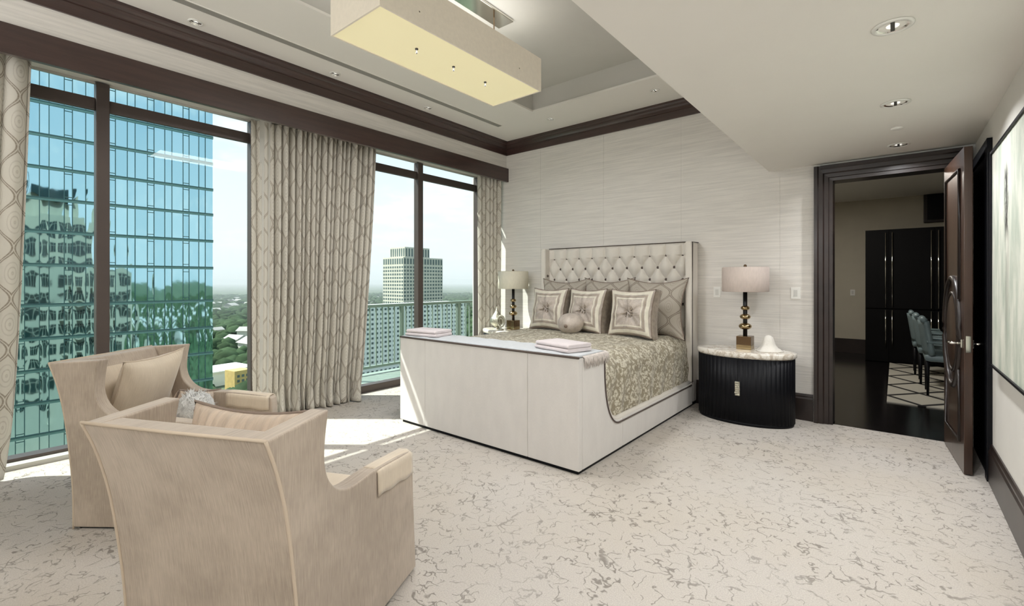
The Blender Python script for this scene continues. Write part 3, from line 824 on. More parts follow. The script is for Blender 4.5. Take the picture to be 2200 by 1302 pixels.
def deco(loc, tilt, yaw, label):
    t = thing('square_pillow', label, 'pillow', loc, 0, 'square banded pillows in front')
    W_, H_, T_, S = .53, .53, .15, .16
    # boxed cushion: front face, gusset, back
    def fc(u, v, side, tf):
        x, y, z = pcoord(u, v, W_, H_, T_, side, tf); return x, y + side * S / 2, z
    m = M(); n = 30
    m.grid(lambda u, v: fc(2 * u - 1, 2 * v - 1, -1, .045), n, n)
    m.grid(lambda u, v: fc(1 - 2 * u, 2 * v - 1, 1, 0), n, n)
    m.build('cover', m_pill, t)
    e = edge_pts(W_, H_)
    g = M()
    def gu(u, v):
        i = round(u * len(e)) % len(e); p = e[i]; s = v * 2 - 1
        k = 1 + .05 * (1 - s * s) + .012 * math.sin(i * 2.4) * (1 - s * s)
        return p[0] * k, -s * S / 2, p[2] * k
    g.grid(gu, len(e), 6, closed_u=True).build('gusset', m_pillside, t)
    for lo, hi, mm, of in ((.80, .94, m_band, .004), (.70, .76, m_band2, .003), (.60, .66, m_band, .003)):
        bnd = M()
        def ring(u, v):
            s = lo + (hi - lo) * v; a = (u * 4) % 4; k = int(a) % 4; f = a - int(a)
            q_ = [(-s + 2 * s * f, -s), (s, -s + 2 * s * f), (s - 2 * s * f, s), (-s, s - 2 * s * f)][k]
            x, y, z = fc(q_[0], q_[1], -1, .045); return x, y - of, z
        bnd.grid(ring, 64, 3, closed_u=True).build('band', mm, t)
    c = fc(0, 0, -1, .045)
    b = M().lathe([(.001, .016), (.012, .014), (.018, .004), (.016, -.008)], 12, cap=False).build('tuft_button', m_pipe, t)
    b.location = (0, c[1] + .002, 0); b.rotation_euler = (R(90), 0, 0)
    ro = M()
    for k in range(26):   # gathered rosette
        a = 2 * PI * k / 22; r2_ = .13 + .06 * math.sin(k * 3.3)
        p0 = fc(.08 * math.cos(a), .08 * math.sin(a), -1, .045); p1 = fc(r2_ * 2 * math.cos(a), r2_ * 2 * math.sin(a), -1, .045)
        pm = fc((.04 + r2_) * math.cos(a), (.04 + r2_) * math.sin(a), -1, .045)
        ro.tube([(p0[0], p0[1], p0[2]), (pm[0], pm[1] - .004, pm[2]), (p1[0], p1[1] + .002, p1[2])], [.006, .008, .002], 6)
    ro.build('gathered_folds', m_pillside if 0 else m_band2, t)
    M().tube([(p[0], -S / 2, p[2]) for p in e], .006, 6, True).build('piping', m_pipe, t)
    setrot(t, tilt, yaw); return t
deco((-3.38, 4.92, 1.06), -12, -2, 'square banded pillow in front, on the window side of the bed')
deco((-2.83, 4.91, 1.06), -13, -7, 'square banded pillow in front, middle of the bed')
deco((-2.24, 4.87, 1.06), -11, -2, 'square banded pillow in front, on the near side of the bed')
bp_ = thing('ball_pillow', 'small round taupe pillow lying before the banded square pillows', 'pillow', (-2.92, 4.63, .935))
M().lathe([(.002, -.118)] + [(.15 * math.cos(a) ** .8, .115 * math.sin(a)) for a in [R(-80 + 160 * k / 14) for k in range(15)]] + [(.002, .118)], 28, fn=lambda a, z: 1 + .02 * math.sin(12 * a)).build('cover', m_pill, bp_)
_o = M().lathe([(.002, .02), (.02, .015), (.022, 0)], 12, cap=False).build('button', m_pipe, bp_)
_o.location = (0, -.14, 0); _o.rotation_euler = (R(90), 0, 0)
bp_.rotation_euler = (R(8), 0, R(10))

# ================================================================ NIGHTSTANDS AND LAMPS
def nightstand():
    t = thing('nightstand', 'x', 'nightstand', (-1.21, 5.27, 0))
    a_, b_ = .455, .275; N = 58 * 6
    flute = lambda a, z: 1 - .012 * (1 - abs(math.sin(29 * a))) ** 2 * (1 if .04 < z < .66 else .3)
    M().lathe([(1, .03), (1, .66)], N, sx=a_, sy=b_, fn=lambda a, z: 1 - .014 * (1 - abs(math.sin(29 * a))) ** 1.5).build('reeded_body', m_black, t)
    M().lathe([(.95, 0), (.97, .0), (.99, .03)], 64, sx=a_, sy=b_).build('plinth', m_black, t)
    M().lathe([(.98, .66), (1.005, .672), (1.02, .68), (1.02, .708), (1.0, .718), (.9, .72)], 96, sx=a_ * 1.01, sy=b_ * 1.02).build('marble_top', m_marble, t)
    # hammered pull plate on the front seam
    pm = M()
    rnd = random.Random(2)
    pm.box(-.022, -b_ - .012, .29, .022, -b_ + .006, .43)
    for k in range(7):
        pm.box(-.02 + rnd.uniform(-.006, .004), -b_ - .02, .293 + .0195 * k, .018 + rnd.uniform(-.004, .006), -b_ - .01, .31 + .0195 * k)
    pm.build('pull_plate', m_silverleaf, t, bevel=.003)
    B(-.0015, -b_ - .002, .03, .0015, -b_ + .01, .66).build('door_gap', m_black, t)
    return t
ns = nightstand(); ns['label'] = 'black reeded oval nightstand with marble top, right of the bed'
ns2 = dup(ns, (-4.37, 5.27, 0), None, 'black reeded oval nightstand with marble top, in window corner behind bed')
def lamp(shade):
    t = thing('table_lamp', 'x', 'table lamp', (-1.21, 5.30, .72))
    B(-.07, -.07, 0, .07, .07, .045).build('base_foot', m_gold, t, bevel=.003)
    B(-.07, -.07, .045, .07, .07, .135).build('base_block', m_bronze, t, bevel=.003)
    M().lathe([(.021, .135), (.021, .66)], 20).build('stem', m_stem, t)
    for z_, rx_, rz2 in ((.235, .062, .036), (.335, .052, .031), (.425, .043, .027)):
        M().lathe([(rx_ * max(.03, math.cos(a)), rz2 * math.sin(a)) for a in [R(-90 + 180 * k / 12) for k in range(13)]], 28, (0, 0, z_)).build('ball', m_gold, t)
    sh = M().lathe([(.215, .595), (.222, .60), (.222, .845), (.215, .85), (.217, .84), (.217, .605)], 48, cap=False); sh.build('shade', shade, t)
    M().lathe([(.002, .83), (.215, .83), (.215, .834), (.002, .834)], 48, cap=False).build('shade_top', shade, t)
    M().lathe([(.008, .834), (.008, .85), (.018, .86), (.012, .875), (.002, .88)], 14).build('finial', m_bronze, t)
    return t
lp = lamp(m_shade); lp['label'] = 'table lamp with brass balls and blush drum shade, on right nightstand'
lp2 = lamp(m_shade2); lp2.location = (-4.33, 5.30, .72); lp2['label'] = 'table lamp with ivory drum shade, on the nightstand in window corner'
bell = thing('bell_sculpture', 'white stone bell-shaped sculpture on the right nightstand', 'sculpture', (-.985, 5.25, .72), R(12))
M().lathe([(.098, 0), (.102, .006), (.09, .018), (.068, .04), (.052, .075), (.045, .105), (.036, .14), (.02, .158), (.003, .162)], 36, fn=lambda a, z: 1 + (.10 * math.sin(3 * a + 1) + .05 * math.sin(5 * a)) * max(.2, 1 - z / .16), sx=1.15, sy=.95).build('stone_body', m_plaster, bell)
M().lathe([(.104, 0), (.108, .004), (.104, .01), (.1, .01)], 36, fn=lambda a, z: 1 + .10 * math.sin(3 * a + 1) + .05 * math.sin(5 * a), sx=1.15, sy=.95).build('foot_rim', m_plaster, bell)
# ornaments on the far nightstand
td = thing('teardrop_vase', 'silvery teardrop ornament on the nightstand in window corner', 'ornament', (-4.56, 5.20, .72))
M().lathe([(.05, 0), (.055, .012), (.03, .02), (.045, .04), (.09, .08), (.105, .12), (.095, .165), (.06, .21), (.025, .26), (.008, .31), (.002, .33)], 30, fn=lambda a, z: 1 + .05 * math.sin(8 * a + z * 20)).build('body', m_silverleaf, td)
M().lathe([(.07, 0), (.07, .01), (.05, .014)], 24).build('foot', m_silverleaf, td)
rg = thing('ring_ornament', 'small upright silver ring ornament beside the far bedside lamp', 'ornament', (-4.42, 5.13, .72), R(30))
M().lathe([(.04, 0), (.04, .01), (.008, .018), (.006, .05)], 20).build('stand', m_silverleaf, rg)
M().tube([(.05 * math.cos(a), 0, .125 + .08 * math.sin(a)) for a in [2 * PI * k / 28 for k in range(28)]], .012, 8, True).build('ring', m_silverleaf, rg)
M().tube([(.026 * math.cos(a), 0, .12 + .045 * math.sin(a)) for a in [2 * PI * k / 24 for k in range(24)]], .006, 8, True).build('inner_ring', m_silverleaf, rg)

# ================================================================ ARMCHAIRS
def catmull(pts, n=6):
    out = []; P_ = [pts[0]] + list(pts) + [pts[-1]]
    for i in range(1, len(P_) - 2):
        for k in range(n):
            t = k / n; a, b, c, d = [Vector((*q_, 0)) for q_ in P_[i - 1:i + 3]]
            v = .5 * ((2 * b) + (c - a) * t + (2 * a - 5 * b + 4 * c - d) * t * t + (3 * b - a - 3 * c + d) * t ** 3)
            out.append((v.x, v.y))
    out.append(pts[-1]); return out
yb_ctl = [(0, .0), (-.002, .2), (-.018, .4), (-.055, .66), (-.098, .83), (-.145, .95)]
back_curve = catmull(yb_ctl, 5)
wing_ctl = [(.145, .968), (.128, .88), (.124, .79), (.15, .715), (.21, .66), (.30, .636), (.45, .635), (.62, .622), (.76, .605)]
wing_curve = catmull(wing_ctl, 5)
def armchair():
    t = thing('armchair', 'x', 'armchair')
    HW = .37; TH = .075
    prof = back_curve + [(0.0, .962)][:0] + wing_curve + [(.785, .59), (.79, .56), (.80, .35), (.825, .02), (.825, 0)]
    prof = [(y, z + .012 if z < .005 else z) for y, z in prof]
    for xa, xb, s in ((-HW, -HW + TH, -1), (HW - TH, HW, 1)):
        M().prism(prof, 'x', xa, xb).build('side_panel', m_chair, t, bevel=.017, seg=3, fixn=True)
        ins = [(xa + xb) / 2]
    # back panel following the curve
    def bkp(th0, th1):
        a = [(y + th0, z) for y, z in back_curve]; b = [(y + th1, z) for y, z in reversed(back_curve)]
        return a + b
    M().prism([(y, max(z, .012)) for y, z in bkp(-.002, .085)], 'x', -HW + .002, HW - .002).build('back_panel', m_chair, t, bevel=.017, seg=3, fixn=True)
    # inner back padding
    M().prism([(y + .085 + .03 * math.sin(PI * z / .95), max(z, .3)) for y, z in back_curve if .28 < z < .9] + [(y + .05, z) for y, z in reversed(back_curve) if .28 < z < .9], 'x', -HW + TH, HW - TH).build('inner_back', m_cush, t, fixn=True)
    B(-HW + TH, .05, .03, HW - TH, .80, .30).build('seat_base', m_chair, t, bevel=.01)
    B(-HW + TH + .003, .12, .30, HW - TH - .003, .815, .445).build('seat_cushion', m_cush, t, bevel=.04, seg=4)
    # welt piping along back edges and top
    for x in (-HW, HW):
        M().tube([(x - (.003 if x > 0 else -.003), y - .001, z) for y, z in back_curve], .0055, 6).build('welt', m_chairpipe, t)
    top = [(-HW, -.146, .951), (0, -.148, .949), (HW, -.146, .951)]
    M().tube(top, .0055, 6).build('welt', m_chairpipe, t)
    # rear corner skirt seam
    for x in (-.352, .352):
        M().tube([(x, -.004, .015), (x, -.012, .15)], .004, 6).build('skirt_seam', m_pipe, t)
    B(-HW + .02, .02, 0, HW - .02, .80, .014).build('foot_glide', m_black, t)
    return t
def arm_cover(t, s):
    HW = .37; x1 = s * (HW + .004); x0 = s * (HW - .08)
    m = M(); seq = [(s * (HW - .081), .53), (s * (HW - .081), .61), (s * (HW - .06), .628), (s * (HW - .02), .629), (s * (HW + .006), .612), (s * (HW + .009), .52)]
    def f(u, v):
        i = u * (len(seq) - 1); k = min(int(i), len(seq) - 2); fr = i - k
        x = seq[k][0] * (1 - fr) + seq[k + 1][0] * fr; z = seq[k][1] * (1 - fr) + seq[k + 1][1] * fr
        y = .46 + .31 * v
        return x, y, z - .028 * max(0, (y - .5)) / .3 + (.006 if z > .55 else .004 * math.sin(v * 14)) * 1
    m.grid(f, 20, 14).build('arm_cover', m_cush, t, solid=.006)
def loose_cushion(loc, rot, w_, h_, t_, m1, label, pleat=False, name='cushion'):
    t = thing(name, label, 'cushion', loc)
    n = 40 if pleat else 24
    ms = M()
    for side in (-1, 1):
        def f(u, v):
            uu = 2 * u - 1; vv = 2 * v - 1
            x, y, z = pcoord(uu * (1 if side < 0 else -1), vv, w_, h_, t_, side)
            if pleat: y += side * .008 * math.sin(uu * 34 + 2 * vv) * (1 - abs(vv)) ** .3
            return x, y, z
        ms.grid(f, n * (2 if pleat else 1), n)
    ms.build('cover', m1, t)
    M().tube(edge_pts(w_, h_), .007 if pleat else .004, 6, True).build('piping', m_pipe if pleat else m_chairpipe, t)
    t.rotation_euler = rot
    return t
def local(o_loc, rz, p):
    c, s = math.cos(rz), math.sin(rz); return (o_loc[0] + c * p[0] - s * p[1], o_loc[1] + s * p[0] + c * p[1], o_loc[2] + p[2])
A2 = ((-1.821, .578, 0), R(24.8)); A1 = ((-3.869, .764, 0), R(-52.3))
ch = armchair(); ch.location = A2[0]; ch.rotation_euler = (0, 0, A2[1]); ch['group'] = 'beige armchairs'
ch['label'] = 'beige velour armchair in the foreground, seen from behind'
ch1 = dup(ch, A1[0], A1[1], 'beige velour armchair by the left window, turned towards the bed', 'beige armchairs')
arm_cover(ch, 1)
arm_cover(ch1, -1)
loose_cushion(local(*A2, (0, .135, .722)), (R(-13), 0, A2[1]), .54, .46, .15, m_pleat, 'pleated satin cushion with dark piping in the foreground armchair', True, 'pleated_cushion')
loose_cushion(local(*A1, (-.02, .10, .73)), (R(-20), R(2), A1[1]), .50, .46, .17, m_cush, 'plain beige square cushion leaning in the armchair by the window', False, 'square_cushion')
loose_cushion(local(*A1, (-.19, .28, .57)), (R(-30), R(-12), A1[1] - R(10)), .34, .24, .12, m_pleat, 'small pleated cushion between plain cushion and arm, window armchair', True, 'pleated_cushion')
fl = thing('fluffy_cushion', 'small silvery fluffy cushion on the seat of the window armchair', 'cushion', local(*A1, (-.03, .43, .57)))
def flf(u, v):
    th = 2 * PI * u; ph = PI * (v - .5)
    r = 1 + .10 * mnz(math.cos(th) * 2, math.sin(th) * 2, ph * 2, 2.2) + .05 * mnz(math.cos(th) * 5, math.sin(th) * 5, ph * 5, 3)
    cc = math.cos(ph) ** .6 if math.cos(ph) > 0 else 0
    return .13 * cc * math.cos(th) * r, .10 * cc * math.sin(th) * r, .12 * math.sin(ph) * r
M().grid(flf, 60, 30, closed_u=True).build('body', m_fluff, fl)
tf = M(); rnd = random.Random(9)
for i in range(420):
    p = Vector(flf(rnd.random(), rnd.uniform(.1, .97))); nrm = p.normalized()
    d = Vector([rnd.uniform(-1, 1) for _ in range(3)]) * .012
    a = nrm.cross(Vector((0, 0, 1))).normalized() * .004
    o = len(tf.v); tf.v += [tuple(p * .98 - a), tuple(p * .98 + a), tuple(p + nrm * .022 + d)]; tf.f.append((o, o + 1, o + 2)); tf.sm.append(False)
tf.build('fleece_tufts', m_fluff, fl, kind='stuff')

# ================================================================ PAINTING
def artmat():
    m = mat('abstract_paint', srgb(205, 210, 200), .6); nt = m.node_tree; b = nt.nodes['Principled BSDF']
    tc = nt.nodes.new('ShaderNodeTexCoord'); P = tc.outputs['Object']; x, y, z = sep(nt, P)
    mp = nt.nodes.new('ShaderNodeMapping'); nt.links.new(P, mp.inputs[0]); mp.inputs['Scale'].default_value = (1, 3.2, .9)
    n = noise(nt, mp.outputs[0], 2.2, 7, .65); n3 = noise(nt, mp.outputs[0], 8, 6, .7)
    c = mixc(nt, E(nt, n.outputs['Fac']).sm(.3, .7), srgb(176, 186, 172), srgb(226, 226, 214))
    c = mixc(nt, E(nt, n3.outputs['Fac']).sm(.55, .75) * .5, c, srgb(150, 158, 140))
    # dark vertical brush figure
    f = (y - 3.95 + (E(nt, n3.outputs['Fac']) - .5) * .25).op('ABSOLUTE').sm(.09, .02) * (z - 1.90).op('ABSOLUTE').sm(.28, .12) * E(nt, n3.outputs['Fac']).sm(.38, .52)
    g = (y - 3.92 + (E(nt, n.outputs['Fac']) - .5) * .3).op('ABSOLUTE').sm(.07, .01) * (z - 1.4).op('ABSOLUTE').sm(.5, .2) * .35
    c = mixc(nt, g, c, srgb(120, 118, 108)); c = mixc(nt, f, c, srgb(38, 38, 36))
    nt.links.new(c, b.inputs['Base Color']); return m
art = thing('painting', 'large abstract painting in pale greys and greens, thin black frame', 'painting')
B(XR - .03, 2.3, .87, XR - .003, 4.45, 2.27).build('canvas', artmat(), art)
fm = M(); fx0, fx1 = XR - .04, XR - .001
fm.box(fx0, 4.45, .85, fx1, 4.465, 2.29).box(fx0, 2.285, .85, fx1, 2.3, 2.29).box(fx0, 2.3, .855, fx1, 4.45, .87).box(fx0, 2.3, 2.27, fx1, 4.45, 2.285)
fm.build('frame', m_black, art)

# ================================================================ OUTSIDE
m_land = mat('land', srgb(70, 92, 62), .95, var=.45, vscale=.02)
def landmat():
    m = mat('landscape', srgb(74, 96, 66), 1, spec=0); nt = m.node_tree; b = nt.nodes['Principled BSDF']
    tc = nt.nodes.new('ShaderNodeTexCoord'); P = tc.outputs['Object']
    n = noise(nt, P, .012, 8, .65); n2 = noise(nt, P, .03, 5, .7); vo = nt.nodes.new('ShaderNodeTexVoronoi'); nt.links.new(P, vo.inputs['Vector']); vo.inputs['Scale'].default_value = .03
    c = mixc(nt, E(nt, n.outputs['Fac']).sm(.35, .65), srgb(58, 74, 58), srgb(108, 118, 96))
    c = mixc(nt, E(nt, n2.outputs['Fac']).sm(.60, .68) * .8, c, srgb(186, 184, 172))
    nt.links.new(c, b.inputs['Base Color']); return m
ZG = -76
land = M().lathe([(1, 0), (500, 0), (3000, 0), (16000, 0), (30000, -30)], 64, (0, 0, ZG), cap=False).build('landscape_ground', landmat(), None)
land['kind'] = 'structure'
hl = M(); 
m_hill = mat('hill_haze_tint', srgb(126, 152, 150), 1, spec=0, var=.1, vscale=.001)  # bluish tone puts distance haze into the hill colour
def hill(u, v):
    a = R(60) + u * R(150); r = 15000 + 2500 * v
    h = (90 + 130 * (mnz(a * 3, 1, 0, 2.0) + .5) + 40 * mnz(a * 11, 3, 0, 2)) * math.sin(PI * min(1, v * 1.2 + .0)) if v < .84 else 0
    return r * math.cos(a), r * math.sin(a), ZG + max(0, h) 
o = hl.grid(hill, 160, 6).build('distant_hills', m_hill, None); o['kind'] = 'structure'

# ---- mirror-glass tower
def mirror_mat():
    m = bpy.data.materials.new('mirror_glass'); m.use_nodes = True; nt = m.node_tree; b = nt.nodes['Principled BSDF']
    b.inputs['Base Color'].default_value = (.24, .50, .54, 1); b.inputs['Metallic'].default_value = 1; b.inputs['Roughness'].default_value = .03
    tc = nt.nodes.new('ShaderNodeTexCoord'); n = noise(nt, tc.outputs['Object'], .9, 2, .5)
    bp = nt.nodes.new('ShaderNodeBump'); bp.inputs['Strength'].default_value = .08; bp.inputs['Distance'].default_value = .01
    nt.links.new(n.outputs['Fac'], bp.inputs['Height']); nt.links.new(bp.outputs[0], b.inputs['Normal'])
    oi = nt.nodes.new('ShaderNodeObjectInfo')
    nt.links.new(mixc(nt, E(nt, oi.outputs['Random']), (.34, .57, .66), (.42, .65, .73)), b.inputs['Base Color'])
    return m
m_mirror = mirror_mat()
m_tealbar = mat('teal_mullion', srgb(64, 104, 104), .4, metal=.2, var=.05)
m_tealband = mat('teal_band', srgb(110, 150, 146), .4, metal=.3, var=.05)
TX = -75.0
gt = thing('glass_tower', 'blue green mirror-glass office tower outside the left window', 'building', (0, 0, 0))
B(TX - 30, -36, ZG, TX - .25, 24.25, 62).build('core', m_tealbar, gt)
levels = [-19.4, -15.9, -12.3, -8.6, -5.0, -1.2, 3.4, 7.2, 10.95, 14.5, 18.2, 21.9, 25.6, 29.3]
mod = [.7, 1.17, .78, 1.27]; order = [1.27 * .8, .78, 1.17, .7]
cols = []; y = 24.3; k = 0
seq = [(.95, 0), (.78, 0), (1.17, 0), (.7, 1)] + [(1.27, 0), (.78, 0), (1.17, 0), (.7, 1)] * 20
for wd, lad in seq:
    cols.append((y - wd, y, lad)); y -= wd
    if y < -36: break
vis = [c for c in cols if c[1] > 2.6]
meshes = {}
rnd = random.Random(11)
for (a, b, lad) in vis:
    for z0_, z1_ in zip(levels, levels[1:]):
        key = (round(b - a, 3), round(z1_ - z0_, 2))
        if key not in meshes:
            wv, hv = key
            g = M().grid(lambda u, v: (.012 * (1 - (2 * u - 1) ** 2) * (1 - (2 * v - 1) ** 2) * -1, (u - .5) * (wv - .06), (v - .5) * (hv - .12)), 6, 6)
            me = bpy.data.meshes.new('pane'); me.from_pydata(g.v, [], g.f); me.polygons.foreach_set('use_smooth', [True] * len(g.f)); me.materials.append(m_mirror); meshes[key] = me
        o = bpy.data.objects.new('pane', meshes[key]); C.objects.link(o); o.parent = gt
        o.location = (TX, (a + b) / 2, (z0_ + z1_) / 2)
        o.rotation_euler = (0, R(rnd.gauss(0, .10)), R(rnd.gauss(0, .10)))
        o.scale = (rnd.uniform(.2, 1.0) * rnd.choice((-1, 1)), 1, 1)
bars = M(); lads = M(); bands = M()
for (a, b, lad) in cols:
    bars.box(TX - .2, a - .035, -40, TX + .07, a + .035, 60)
    if lad:
        for z0_, z1_ in zip(levels, levels[1:]):
            for f in (.1, .86): zc = z0_ + f * (z1_ - z0_); lads.box(TX - .1, a, zc - .04, TX + .05, b, zc + .04)
for z_ in levels: bands.box(TX - .2, -36, z_ - .16, TX + .12, 24.3, z_ + .16)
bars.build('mullions', m_tealbar, gt, kind='stuff'); lads.build('ladder_rungs', m_tealbar, gt, kind='stuff')
for z_ in levels:
    M().box(TX - .2, -36, z_ - .26, TX + .10, 24.32, z_ - .03).build('floor_band', m_tealband, gt); M().box(TX - .2, -36, z_ - .03, TX + .12, 24.32, z_ + .12).build('floor_band', m_tealbar, gt)
fx = M(); fx.box(TX - .24, -36, -40, TX - .05, 2.8, 62).box(TX - .24, 2.8, 29.3, TX - .05, 24.3, 62).box(TX - .24, 2.8, ZG, TX - .05, 24.3, -19.4)
fx.build('upper_glazing', m_mirror, gt)

# ---- our own tower, mirrored in the glass
m_cream = mat('cream_concrete', srgb(168, 163, 146), .85, var=.05, vscale=.3)
m_dkglass = mat('dark_window', srgb(24, 46, 44), .08, spec=.8, var=.1)
ap = thing('apartment_tower', 'cream apartment tower mirrored in the blue green glass facade', 'building')
ft = 29.5; XF = -5.75
wl = M()
wl.box(XF, -60, ZG, 12, ft, -.35); wl.box(XF, -60, 4.0, 12, ft - 7, 16); wl.box(XF + 2, -60, 16, 12, ft - 10, 20)
wl.box(XF, 7.2, -.35, XF + .3, ft, 4.0); wl.box(XF, -60, -.35, XF + .3, -3.4, 4.0)
wl.build('walls', m_cream, ap)
wm = {}
def winobj(y, z, w_, h_):
    key = (w_, h_)
    if key not in wm:
        me = bpy.data.meshes.new('window'); g = M().box(-.06, -w_ / 2, 0, .02, w_ / 2, h_); me.from_pydata(g.v, [], g.f); me.materials.append(m_dkglass)
        me2 = bpy.data.meshes.new('window_bars'); g = M().box(-.12, -.09, 0, -.06, .09, h_).box(-.12, -w_ * .28, 0, -.06, -w_ * .28 + .12, h_).box(-.12, w_ * .28, 0, -.06, w_ * .28 + .12, h_).box(-.12, -w_ / 2, h_ * .7, -.06, w_ / 2, h_ * .7 + .08); me2.from_pydata(g.v, [], g.f); me2.materials.append(m_cream)
        wm[key] = (me, me2)
    o = bpy.data.objects.new('window', wm[key][0]); C.objects.link(o); o.parent = ap; o.location = (XF, y, z)
    o2 = bpy.data.objects.new('window_bar', wm[key][1]); C.objects.link(o2); o2.parent = o
for r in range(-7, 4):
    zb = r * 3.75 + .3
    for k in range(9):
        y = ft - 3.6 - k * 6.4
        if r == 0 and y < 11 or y < -26: continue
        if zb > 3 and y > ft - 9: continue
        winobj(y, zb, 5.2 if k % 3 else 3.8, 2.5)
bl = M()
for r in range(-8, 1):
    for k in (1, 4, 7):
        y = ft - 3.6 - k * 6.4
        if abs(r) < 1 and y < 12: continue
        bl.box(XF - 1.3, y - 1.9, r * 3.75, XF, y + 1.9, r * 3.75 + .18)
bl.build('balconies', m_cream, ap, kind='stuff')
rf = M(); rf.box(XF + 1, ft - 18, 20, 6, ft - 12, 22.5).box(XF + 2, ft - 26, 20, 6, ft - 20, 23.5).box(XF + 3, ft - 19.5, 20, XF + 3.3, ft - 19.2, 26)
rf.build('roof_plant', m_dkglass, ap)

# ---- balcony with pale railing outside the second window
m_rail = mat('pale_green_metal', srgb(142, 158, 148), .5, var=.03)
BY_ = 3.75
bal = thing('balcony', 'pale green balcony with picket railing outside the right window', 'balcony')
B(-6.95, 3.7, -.30, XF + .33, 8.1, -.14).build('slab', m_rail, bal)
for y_ in (3.8, 5.2, 6.6, 8.0):
    B(-6.86, y_ - .03, -.14, -6.80, y_ + .03, 1.0).build('post', m_rail, bal)
B(-6.88, 3.75, .98, -6.78, 8.05, 1.03).build('top_rail', m_rail, bal, bevel=.01)
B(-6.86, 3.8, -.04, -6.80, 8.0, 0).build('bottom_rail', m_rail, bal)
pk = bpy.data.meshes.new('picket'); g = M().box(-.009, -.009, 0, .009, .009, .98); pk.from_pydata(g.v, [], g.f); pk.materials.append(m_rail)
y_ = 3.92
while y_ < 7.95:
    o = bpy.data.objects.new('picket', pk); C.objects.link(o); o.parent = bal; o.location = (-6.83, y_, 0); y_ += .125

# ---- distant office tower and lower slab building
m_off = mat('office_stone', srgb(206, 201, 186), .85, var=.04, vscale=.1)
m_offw = mat('office_window', srgb(88, 104, 102), .3, var=.1, vscale=.1)
def office(x0, y0, z0, x1, y1, z1, cw, rh, ww, wh, name, label, mw, topband=0):
    t = thing(name, label, 'building')
    B(x0, y0, z0, x1, y1, z1).build('walls', mw, t)
    g = M(); zt_ = z1 - topband
    n = int((y1 - y0) / cw); 
    for i in range(n):
        yc = y0 + (i + .5) * (y1 - y0) / n
        z_ = zt_ - rh
        while z_ > z0 + 2: g.box(x1 - .1, yc - ww / 2, z_, x1 + .12, yc + ww / 2, z_ + wh); z_ -= rh
        if topband: g.box(x1 - .1, yc - ww / 2, zt_ + .5, x1 + .12, yc + ww / 2, z1 - 1.5)
    n = int((x1 - x0) / cw)
    for i in range(n):
        xc = x0 + (i + .5) * (x1 - x0) / n; z_ = zt_ - rh
        while z_ > z0 + 2: g.box(xc - ww / 2, y0 - .12, z_, xc + ww / 2, y0 + .1, z_ + wh); z_ -= rh
        if topband: g.box(xc - ww / 2, y0 - .12, zt_ + .5, xc + ww / 2, y0 + .1, z1 - 1.5)
    g.build('windows', m_offw, t, kind='stuff')
    return t
ot = office(-436, 307, ZG, -400, 362, 27.5, 3.9, 3.8, 2.4, 2.1, 'office_tower', 'beige stone office tower with stepped top, seen through the right window', m_off, 8)
B(-430, 312, 27.5, -404, 346, 38.5).build('roof_block', m_off, ot)
g = M()
for i in range(9): yc = 314 + i * 3.8; g.box(-404.1, yc - 1, 28.5, -403.85, yc + 1, 37)
for i in range(7): xc = -428 + i * 3.7; g.box(xc - 1, 311.85, 28.5, xc + 1, 312.1, 37)
g.build('louvres', m_offw, ot, kind='stuff')
m_white = mat('white_concrete', srgb(238, 240, 232), .85, var=.04, vscale=.1)
office(-285, 158, ZG, -262, 262, -14.5, 3.3, 3.1, 1.6, 1.4, 'slab_building', 'low white building with grid of square windows below the balcony', m_white)

# ---- small landmarks and houses
pk_ = thing('parking_deck', 'flat white roofed building far below the left window', 'building', (-402, 132, ZG), R(8))
B(-14, -14, 0, 14, 22, 10).build('walls', m_white, pk_); B(-15, -15, 10, 15, 23, 11).build('roof', m_white, pk_)
m_yellow = mat('yellow_brick', srgb(206, 176, 110), .8, var=.1, vscale=.3)
yt = thing('yellow_tower', 'yellow brick block rising beside the flat white roof', 'building', (-364, 134, ZG), R(10))
B(-6, -6, 0, 6, 6, 14.5).build('walls', m_yellow, yt)
g = M()
for i in range(3):
    for j in range(3): g.box(6 - .1, -4.2 + i * 3.2, 3 + j * 3.4, 6.1, -2.4 + i * 3.2, 4.8 + j * 3.4)
g.build('windows', m_offw, yt, kind='stuff')
hm = [mat('house_wall_%d' % i, c, .8) for i, c in enumerate((srgb(214, 208, 196), srgb(190, 176, 158), srgb(226, 226, 222)))]
m_roof = mat('house_roof', srgb(170, 166, 160), .8, var=.1, vscale=.1)
def house():
    t = thing('distant_house', 'small pale house among the trees far below the windows', 'house', (0, 0, ZG), 0, 'distant houses among the trees')
    B(-9, -6, 0, 9, 6, 7).build('walls', hm[0], t)
    M().prism([(-7, 6.5), (7, 6.5), (0, 10.5)], 'x', -10, 10).build('roof', m_roof, t, fixn=True)
    return t
h0 = None; rnd = random.Random(21); n = 0; hs = []
while n < 90:
    a = R(rnd.uniform(50, 84)); d = rnd.uniform(420, 2600) if n % 3 else rnd.uniform(330, 900)
    x_, y_ = -d * math.sin(a), d * math.cos(a)
    if -460 < x_ < -240 and 80 < y_ < 400: continue
    if x_ > -240: continue
    if any((x_ - p.location.x) ** 2 + (y_ - p.location.y) ** 2 < 48 ** 2 for p in hs): continue
    h = house() if h0 is None else dup(h0, (0, 0, 0))
    h0 = h0 or h
    h.location = (x_, y_, ZG); h.rotation_euler = (0, 0, rnd.uniform(0, 3.1)); s = rnd.uniform(.8, 1.9); h.scale = (s, s, s * .9); n += 1; hs.append(h)
m_tree = mat('tree_leaves', srgb(62, 78, 56), 1, spec=0, var=.35, vscale=.05)
mirrored = []
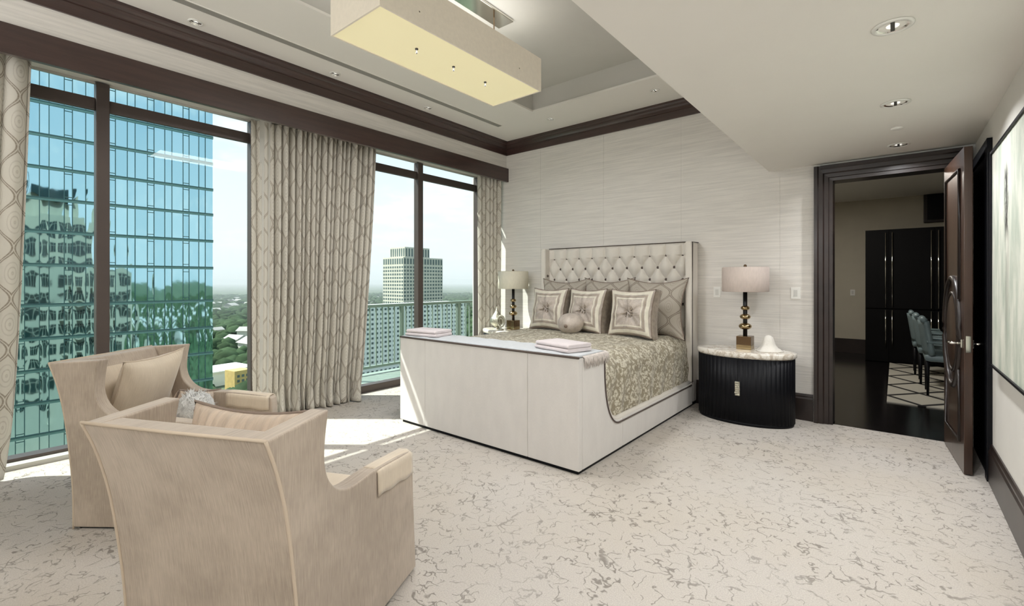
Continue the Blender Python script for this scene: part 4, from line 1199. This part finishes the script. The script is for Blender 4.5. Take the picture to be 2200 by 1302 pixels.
for i in range(60):
    a = R(rnd.uniform(-85, -50)); d = rnd.uniform(350, 1800)
    if any((-d * math.sin(a) - p.location.x) ** 2 + (d * math.cos(a) - p.location.y) ** 2 < 48 ** 2 for p in mirrored) or len(mirrored) > 39: continue
    h = dup(h0, (-d * math.sin(a), d * math.cos(a), ZG), rnd.uniform(0, 3), 'small pale house mirrored in the glass tower', 'houses mirrored in the glass'); h.scale = (1.8, 1.8, 1.5); mirrored.append(h)
spots = [(o.location.x, o.location.y, 12 * o.scale[0]) for o in C.objects if o.type == 'EMPTY' and o.name.startswith('distant_house')]
spots += [(-402, 136, 30), (-364, 134, 22), (-418, 320, 34), (-418, 348, 34), (-273, 180, 28), (-273, 210, 28), (-273, 240, 28)]
tm = M()
def blob(m, x, y, r, h):
    o = len(m.v); n_ = 6
    m.v.append((x, y, ZG + h)); 
    for k in range(n_): m.v.append((x + r * .75 * math.cos(k * 1.047), y + r * .75 * math.sin(k * 1.047), ZG + h * .75))
    for k in range(n_): m.v.append((x + r * math.cos(k * 1.047 + .5), y + r * math.sin(k * 1.047 + .5), ZG + h * .3))
    for k in range(n_):
        k2 = (k + 1) % n_
        m.f += [(o, o + 1 + k, o + 1 + k2), (o + 1 + k, o + 7 + k, o + 1 + k2), (o + 1 + k2, o + 7 + k, o + 7 + k2)]; m.sm += [True] * 3
for i in range(9000):
    d = 250 + 2600 * rnd.random() ** 1.3
    a = rnd.uniform(R(42), R(88)) if i < 6000 else rnd.uniform(R(-100), R(-40))
    r = rnd.uniform(5, 11) * (1 + d / 2500)
    if any((-d * math.sin(a) - p[0]) ** 2 + (d * math.cos(a) - p[1]) ** 2 < (p[2] + r) ** 2 for p in spots): continue
    blob(tm, -d * math.sin(a), d * math.cos(a), r, rnd.uniform(9, 15))
tr_ = tm.build('tree_canopy', m_tree, None, kind='stuff')
tag(tr_, 'dense green tree canopy covering the land below the towers', 'trees')

# real haze over the land far out
hz = bpy.data.materials.new('haze'); hz.use_nodes = True; nt = hz.node_tree
for n_ in list(nt.nodes):
    if n_.type == 'BSDF_PRINCIPLED': nt.nodes.remove(n_)
vs = nt.nodes.new('ShaderNodeVolumeScatter'); vs.inputs['Density'].default_value = .00022; vs.inputs['Color'].default_value = (.93, .97, 1, 1)
nt.links.new(vs.outputs[0], nt.nodes['Material Output'].inputs['Volume'])
hb = B(-19000, -6000, ZG + 1, -700, 19000, ZG + 420).build('haze', hz, None, kind='stuff')
tag(hb, 'thin pale haze over the distant land towards the horizon', 'haze')
